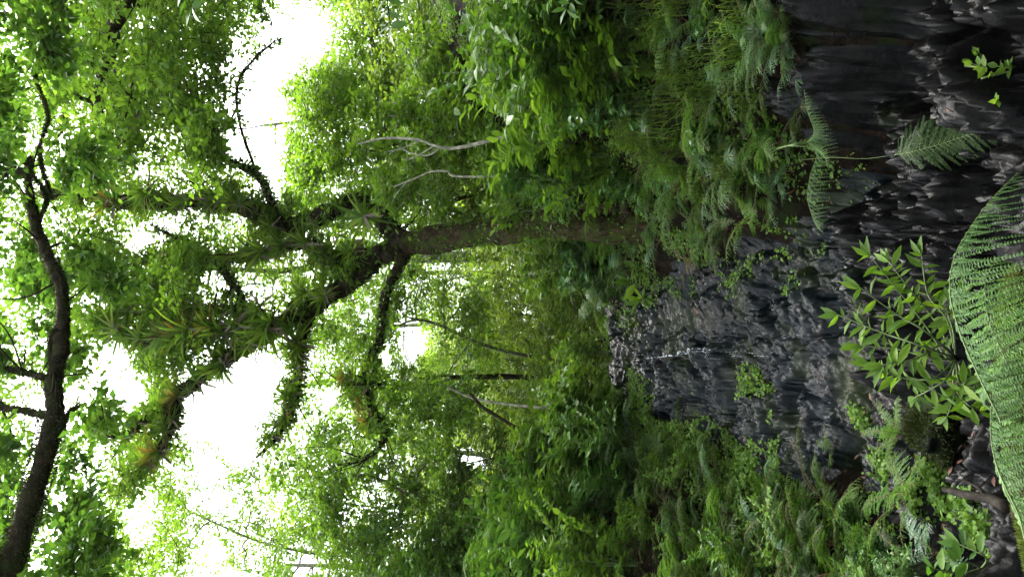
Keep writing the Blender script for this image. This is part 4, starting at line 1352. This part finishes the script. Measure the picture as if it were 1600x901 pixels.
# far undergrowth mass on the slope behind
r = R_(61)
b = MB()
n = 2600
Y = r.uniform(11.8, 34, n); X = r.uniform(-.5, .5, n) * Y * .95
z = H(X, Y)
cs = np.stack([X, Y, z + r.random(n) ** 1.5 * (1.3 + .05 * Y)], -1)
cs = cs[~((np.abs(X + .3) < .9) & (Y < 12.6))]
cs = cs[~in_gap(cs, 1.2)]
clump_leaves(b, cs, .42, 12, 12, .10, .05, r, LEAF4, flat=.9, up=.4)
tag(link('undergrowth', b.mesh('undergrowth', [M_LEAF_OLIVE, M_BARK_GREY])), 'dense pale undergrowth covering the slope behind the rock', 'undergrowth', kind='stuff')

# ------------------------------------------------------------------ lance-leaved plants near the viewer
def lance_plant(stems, Y, L, W, label, mat, seed, root):
    t = thing('broadleaf_plant', label, 'plant', root)
    r = R_(seed)
    b, lb = MB(), MB()
    for px in stems:
        pts = [root] + [P(x, y, Y + r.uniform(-.15, .15)) for x, y in px]
        p = catmull(pts, 7)
        tube(b, p, np.linspace(.006, .002, len(p)), 5, 0, 0)
        k = np.arange(8, len(p), 1)
        for i in k:
            ax = unit(p[min(i + 1, len(p) - 1)] - p[i - 1])
            for s in (1, -1):
                sd_ = unit(np.cross(ax, [0.2, -1, .2])) * s
                D = ax * r.uniform(.3, .9) + sd_ + .35 * rdir(1, r)[0] + np.array([0, -.2, -.05])
                q = r.uniform(.5, 1.25)
                if r.random() < .4: continue
                leaves(lb, [p[i]], [D + .35 * rdir(1, r)[0]], [np.array([0, -.6, .8]) + .7 * rdir(1, r)[0]], L * q, W * q, LEAF8)
        for s in (-.5, 0, .5):
            leaves(lb, [p[-1]], [unit(p[-1] - p[-4]) + s * rdir(1, r)[0]], [np.array([0, -.6, .8])], L, W, LEAF8)
    part('stem', b, [M_STEM_GREEN], t)
    part('foliage', lb, [mat], t)


rt = at_ground(1500, 560, 0)
lance_plant([[(1460, 560), (1400, 545), (1345, 540)], [(1440, 540), (1380, 520), (1310, 492)], [(1450, 520), (1400, 490), (1345, 450)], [(1460, 500), (1420, 450), (1390, 410)],
             [(1480, 500), (1450, 460), (1440, 400)], [(1460, 590), (1410, 590), (1360, 570)], [(1480, 560), (1440, 500), (1360, 400)], [(1500, 580), (1490, 620), (1480, 650)], [(1470, 540), (1430, 560), (1380, 570)], [(1500, 600), (1520, 590), (1545, 600)], [(1490, 600), (1510, 630), (1530, 640)], [(1490, 520), (1480, 480), (1500, 460)], [(1480, 590), (1450, 610), (1430, 620)]],
            rt[1] - .1, .10, .03, 'light green lance-leaved plant sprawling in front of the wet rock', M_LEAF_BRIGHT, 71, rt)
rt = at_ground(1550, 890, 0)
lance_plant([[(1500, 895), (1460, 888)], [(1520, 880), (1490, 875)], [(1540, 870), (1500, 850)]], rt[1] - .3, .095, .035, 'bright broad-leaved plant cut off by the lower left edge of the view', M_LEAF_DARK, 72, rt)
rt = at_ground(1035, 450, 0)
lance_plant([[(1010, 450), (985, 440)], [(1015, 430), (995, 415)], [(1010, 460), (1000, 470)]], rt[1], .2, .07, 'fresh green broad-leaved plant on the bank corner above the rock', M_LEAF_BRIGHT, 73, rt)
for k, (x, y) in enumerate([(1590, 120), (1560, 100), (1590, 175)]):
    rt = at_ground(x, y, 0)
    lance_plant([[(x - 20, y + 6), (x - 40, y)], [(x - 10, y - 10), (x - 30, y - 16)]], rt[1], .05, .025, ['small bright plant on the rocks at the bottom right corner', 'small plant above the bottom right corner rocks', 'small plant beside the shaded fern tips'][k], M_LEAF_BRIGHT, 74 + k, rt)

# twigs with leaves reaching in from the right, close to the camera
def near_spray(px, Y, L, W, label, seed):
    root = P(*px[0], Y)
    t = thing('overhanging_twig', label, 'branch', root)
    r = R_(seed); b, lb = MB(), MB()
    p = catmull([P(x, y, Y) for x, y in px], 7)
    tube(b, p, np.linspace(.006, .002, len(p)), 5, 0, 0)
    for i in range(3, len(p), 3):
        ax = unit(p[i] - p[i - 1])
        for s in (1, -1):
            sd_ = unit(np.cross(ax, [0, -1, .3])) * s
            q = r.uniform(.7, 1.1)
            leaves(lb, [p[i]], [ax * .5 + sd_ + .3 * rdir(1, r)[0]], [np.array([0, -.5, .8]) + .5 * rdir(1, r)[0]], L * q, W * q, LEAF8)
    leaves(lb, [p[-1]], [p[-1] - p[-3]], [[0, -.5, .8]], L, W, LEAF8)
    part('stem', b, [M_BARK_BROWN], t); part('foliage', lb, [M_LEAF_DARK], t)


near_spray([(590, -120), (600, -60), (604, -10), (610, 40)], 4.0, .12, .05, 'leafy twig dipping into the picture at the edge of the sunlit tree', 81)
near_spray([(240, -120), (262, -60), (285, -20), (300, 12)], 4.2, .11, .05, 'leafy twig dipping in beside the upper right canopy', 82)
near_spray([(885, -110), (890, -50), (895, -10), (885, 15)], 5.0, .10, .045, 'leafy twig hanging over the short pale trunk', 83)

# ------------------------------------------------------------------ grass, creeping plants, litter (stuff)
def scatter_px(n, x0, x1, y0, y1, r, ymin=2.3, cond=None):
    out = []
    xs_, ys_ = r.uniform(x0, x1, n), r.uniform(y0, y1, n)
    for x, y in zip(xs_, ys_):
        q = rayground(x, y, ymin, 16)
        if q is not None and (cond is None or cond(q)): out.append(q)
    return np.array(out)


def scatter_xy(n, X0, X1, Y0, Y1, r, cond=None):
    X, Y = r.uniform(X0, X1, n), r.uniform(Y0, Y1, n)
    p = np.stack([X, Y, H(X, Y)], -1)
    return p if cond is None else p[cond(p)]


def off(p):   # distance outside the channel: + on the right bank, - on the left
    xr_, xl_ = np.interp(p[:, 1], KY, KR), np.interp(p[:, 1], KY, KL)
    return np.where(p[:, 0] > xr_, p[:, 0] - xr_, np.where(p[:, 0] < xl_, p[:, 0] - xl_, 0))


r = R_(91)
b = MB()
tuft = scatter_xy(620, .3, 4.0, 4.4, 11, r, lambda p: (off(p) > .12))
x_, y_ = proj(tuft)
tuft = tuft[(x_ < 1190) & (x_ > 930) & (y_ < 270) & (vnoise(tuft[:, 0] * 1.3, tuft[:, 1] * 1.3, s=2) > -.45)]
nb = 34
o = np.repeat(tuft, nb, 0) + r.normal(size=(len(tuft) * nb, 3)) * [.07, .07, .0]
n = len(o)
a = r.uniform(0, 6.28, n)
dh = np.stack([np.cos(a), np.sin(a), np.zeros(n)], -1) * .6 + np.array([-.55, -.45, 0])
l = r.uniform(.14, .36, n)
rows = []
for k, (h_, out_) in enumerate([(0, 0), (.5, .18), (.72, .5), (.62, .95)]):
    c = o + dh * (l * out_)[:, None] + np.array([0, 0, 1.0]) * (l * h_)[:, None]
    s = np.stack([-dh[:, 1], dh[:, 0], np.zeros(n)], -1); s = unit(s) * (.0032 * [1, .9, .7, .1][k])
    rows += [c - s, c + s]
v = np.stack(rows, 1)
q = (np.array([[0, 1, 3, 2], [2, 3, 5, 4], [4, 5, 7, 6]])[None] + (np.arange(n) * 8)[:, None, None]).reshape(-1, 4)
b.add(v.reshape(-1, 3), None, q)
tag(link('grass', b.mesh('grass', M_GRASS)), 'wispy grass hanging down the right bank', 'grass', kind='stuff')

r = R_(92)
b = MB()
p = scatter_xy(150000, -5, 4.5, 3.4, 13.5, r, lambda p: (np.abs(off(p)) > .02) & ~((off(p) > 0) & (off(p) < .5) & (p[:, 1] < 5.8)) & (fbm(p[:, 0] * 1.9, p[:, 1] * 1.9, o=3, s=12) > .02))
p2 = scatter_xy(26000, -2.6, -.6, 7.0, 12.2, r, lambda p: (off(p) > -.5) & (off(p) <= 0) & ((p[:, 0] - np.interp(p[:, 1], KY, KL)) < .75 * np.maximum(0, vnoise(p[:, 0] * 2.5, p[:, 1] * 2.5, s=13) + .3)))
p2[:, 2] = rockz(p2[:, 0], p2[:, 1])
p3 = scatter_xy(9000, -.8, 1.2, 6.5, 12.2, r, lambda p: (off(p) == 0) & ((np.interp(p[:, 1], KY, KR) - p[:, 0]) < .5 * np.maximum(0, vnoise(p[:, 0] * 2.5, p[:, 1] * 2.5, s=14) + .2)))
p3[:, 2] = rockz(p3[:, 0], p3[:, 1])
p5 = scatter_xy(16000, -1.5, -.45, 4.2, 6.5, r, lambda p: (off(p) == 0) & (fbm(p[:, 0] * 2.6, p[:, 1] * 2.6, o=3, s=15) > .14 + .5 * sstep(-1.1, -.5, p[:, 0])))
p5[:, 2] = surf(p5[:, 0], p5[:, 1])
p = np.vstack([p, p2, p3, p5])
n = len(p)
p[:, 2] += r.random(n) ** 1.5 * .07
p4 = p + rdir(n, r) * .025
for q in (p, p4):
    s = .6 + .8 * r.random(n)
    leaves(b, q, rdir(n, r) * [1, 1, .5], np.array([0, -.5, 1.0]) + .8 * rdir(n, r), .036 * s, .024 * s, LEAF4)
tag(link('creeping_plants', b.mesh('creeping_plants', M_LEAF_MID)), 'small-leaved creeping plants matted over both banks', 'ground cover', kind='stuff')

r = R_(93)
b = MB()
p = scatter_xy(6500, -3.5, 3.5, 2.9, 11.5, r)
k = ((np.abs(off(p)) > 0) & (vnoise(p[:, 0] * 2.5, p[:, 1] * 2.5, s=55) > -.2)) | (r.random(len(p)) < .07) | ((p[:, 0] < -.6) & (p[:, 1] > 4.2) & (p[:, 1] < 6.4) & (r.random(len(p)) < .6))
p = p[k]
ins = off(p) == 0
p[ins, 2] = surf(p[ins, 0], p[ins, 1])
p[:, 2] += .015 + .02 * r.random(len(p))
s = .5 + .8 * r.random(len(p))
leaves(b, p, rdir(len(p), r) * [1, 1, .6], np.array([0, 0, 1.0]) + .7 * rdir(len(p), r), .05 * s, .02 * s, LEAF8)
tag(link('leaf_litter', b.mesh('leaf_litter', M_LITTER)), 'reddish-brown dead leaves scattered on the banks and wet rock', 'dead leaves', kind='stuff')

# ------------------------------------------------------------------ boulders, log, dead branch
def boulder(x, y, Y, sx, sy, sz, mat, label, seed, dz=0, group=None, z=None):
    b = MB()
    nu, nv = 44, 26
    u = np.linspace(0, 2 * np.pi, nu, endpoint=False); v = np.linspace(.02, np.pi - .02, nv)
    U, V = np.meshgrid(u, v)
    d = np.stack([np.sin(V) * np.cos(U), np.sin(V) * np.sin(U), np.cos(V)], -1)
    rr_ = 1 + .28 * fbm(d[..., 0] * 1.6 + seed, d[..., 1] * 1.6, d[..., 2] * 1.6, o=3, s=seed)
    q_ = np.abs(d) ** 1; rr_ = rr_ / (np.max(np.abs(d @ np.linalg.qr(R_(seed).normal(size=(3, 3)))[0]), axis=-1) ** .55)
    rr_ += .12 * fbm(d[..., 0] * 7, d[..., 1] * 7, d[..., 2] * 7, o=3, s=seed + 3)
    p = d * rr_[..., None] * np.array([sx, sy, sz]) * .8
    idx = np.arange(nu * nv).reshape(nv, nu)
    q = np.stack([idx[:-1], idx[1:], np.roll(idx[1:], -1, 1), np.roll(idx[:-1], -1, 1)], -1).reshape(-1, 4)
    pv = np.vstack([p.reshape(-1, 3), p[0].mean(0), p[-1].mean(0)])
    tr = [[nu * nv, idx[0, k], idx[0, (k + 1) % nu]] for k in range(nu)] + [[nu * nv + 1, idx[-1, (k + 1) % nu], idx[-1, k]] for k in range(nu)]
    b.add(pv, tr, q)
    c = P(x, y, Y)
    if z is not None: c[2] = z
    o = link('boulder', b.mesh('boulder', mat, smooth=True), None, c)
    o.rotation_euler = (0, 0, seed * 1.3)
    tag(o, label, 'rock', group)
    m_ = MB(); r = R_(seed); k = r.integers(0, nu * (nv // 2 + 2), 5000)
    q = p.reshape(-1, 3)[k] + r.normal(size=(5000, 3)) * .008
    keep = vnoise(q[:, 0] * 14, q[:, 1] * 14, q[:, 2] * 14, s=3) > -.2
    leaves(m_, q[keep], unit(q[keep]) + .7 * rdir(int(keep.sum()), r), rdir(int(keep.sum()), r), .02, .009)
    link('moss', m_.mesh('moss', M_MOSS_DARK), o)


M_ROCK_MOSS = solid_mat('mossy_rock', [G(.002, .002, .002), G(.005, .005, .005), G(.010, .010, .010)], scale=6, rough=.6, spec=.05, bump=.9, bscale=22, mossc=G(.008, .014, .003), mossamt=.5, upmoss=.15)
boulder(1462, 668, 4.9, .22, .2, .14, M_ROCK_MOSS, 'mossy boulder below the wet rock with an upright fern', 1)

lg = thing('fallen_log', 'mossy rotting log lying under the giant fern', 'log', P(1590, 760, 2.2))
b = MB()
p = catmull([P(1650, 900, 2.25), P(1622, 780, 2.4), P(1600, 650, 2.6), P(1592, 520, 2.8), P(1600, 440, 3.0)], 9)
tube(b, p, np.linspace(.065, .05, len(p)), 20, .5, 0, freq=12)
part('bark', b, [M_BARK_DARK], lg, True)
b = MB(); r = R_(8)
n = 9000; k = r.uniform(0, len(p) - 1.01, n); i = k.astype(int)
d = rdir(n, r); d[:, 2] = np.abs(d[:, 2])
leaves(b, p[i] + (p[i + 1] - p[i]) * (k - i)[:, None] + unit(d) * .056, d + .5 * rdir(n, r), rdir(n, r), .018, .005)
part('moss', b, [M_MOSS], lg)

db = thing('dead_branch', 'bare forked grey-brown branch lying in the dark hollow', 'branch', P(1572, 790, 3.6))
b = MB()
p = catmull([P(1574, 792, 3.6), P(1545, 778, 3.75), P(1510, 772, 3.9), P(1476, 764, 4.15)], 8)
tube(b, p, np.linspace(.026, .016, len(p)), 9, .35, 0, freq=20)
p = catmull([P(1540, 778, 3.77), P(1530, 762, 3.8), P(1505, 750, 3.9)], 8)
tube(b, p, np.linspace(.012, .005, len(p)), 8, .3, 0, freq=20)
part('wood', b, [M_BARK_DEAD], db, True)

hz = MB()
hz.add([[-60, -12, -3], [60, -12, -3], [60, 60, -3], [-60, 60, -3], [-60, -12, 36], [60, -12, 36], [60, 60, 36], [-60, 60, 36]], None,
       [[0, 3, 2, 1], [4, 5, 6, 7], [0, 1, 5, 4], [1, 2, 6, 5], [2, 3, 7, 6], [3, 0, 4, 7]])
m, nd, lk = newmat('humid_air')
pv = nd.new('ShaderNodeVolumePrincipled')
pv.inputs['Color'].default_value = (.9, .95, .93, 1)
pv.inputs['Density'].default_value = .0002
pv.inputs['Anisotropy'].default_value = .3
o_ = nd.new('ShaderNodeOutputMaterial'); lk.new(pv.outputs[0], o_.inputs['Volume'])
tag(link('haze', hz.mesh('haze', m)), kind='stuff')
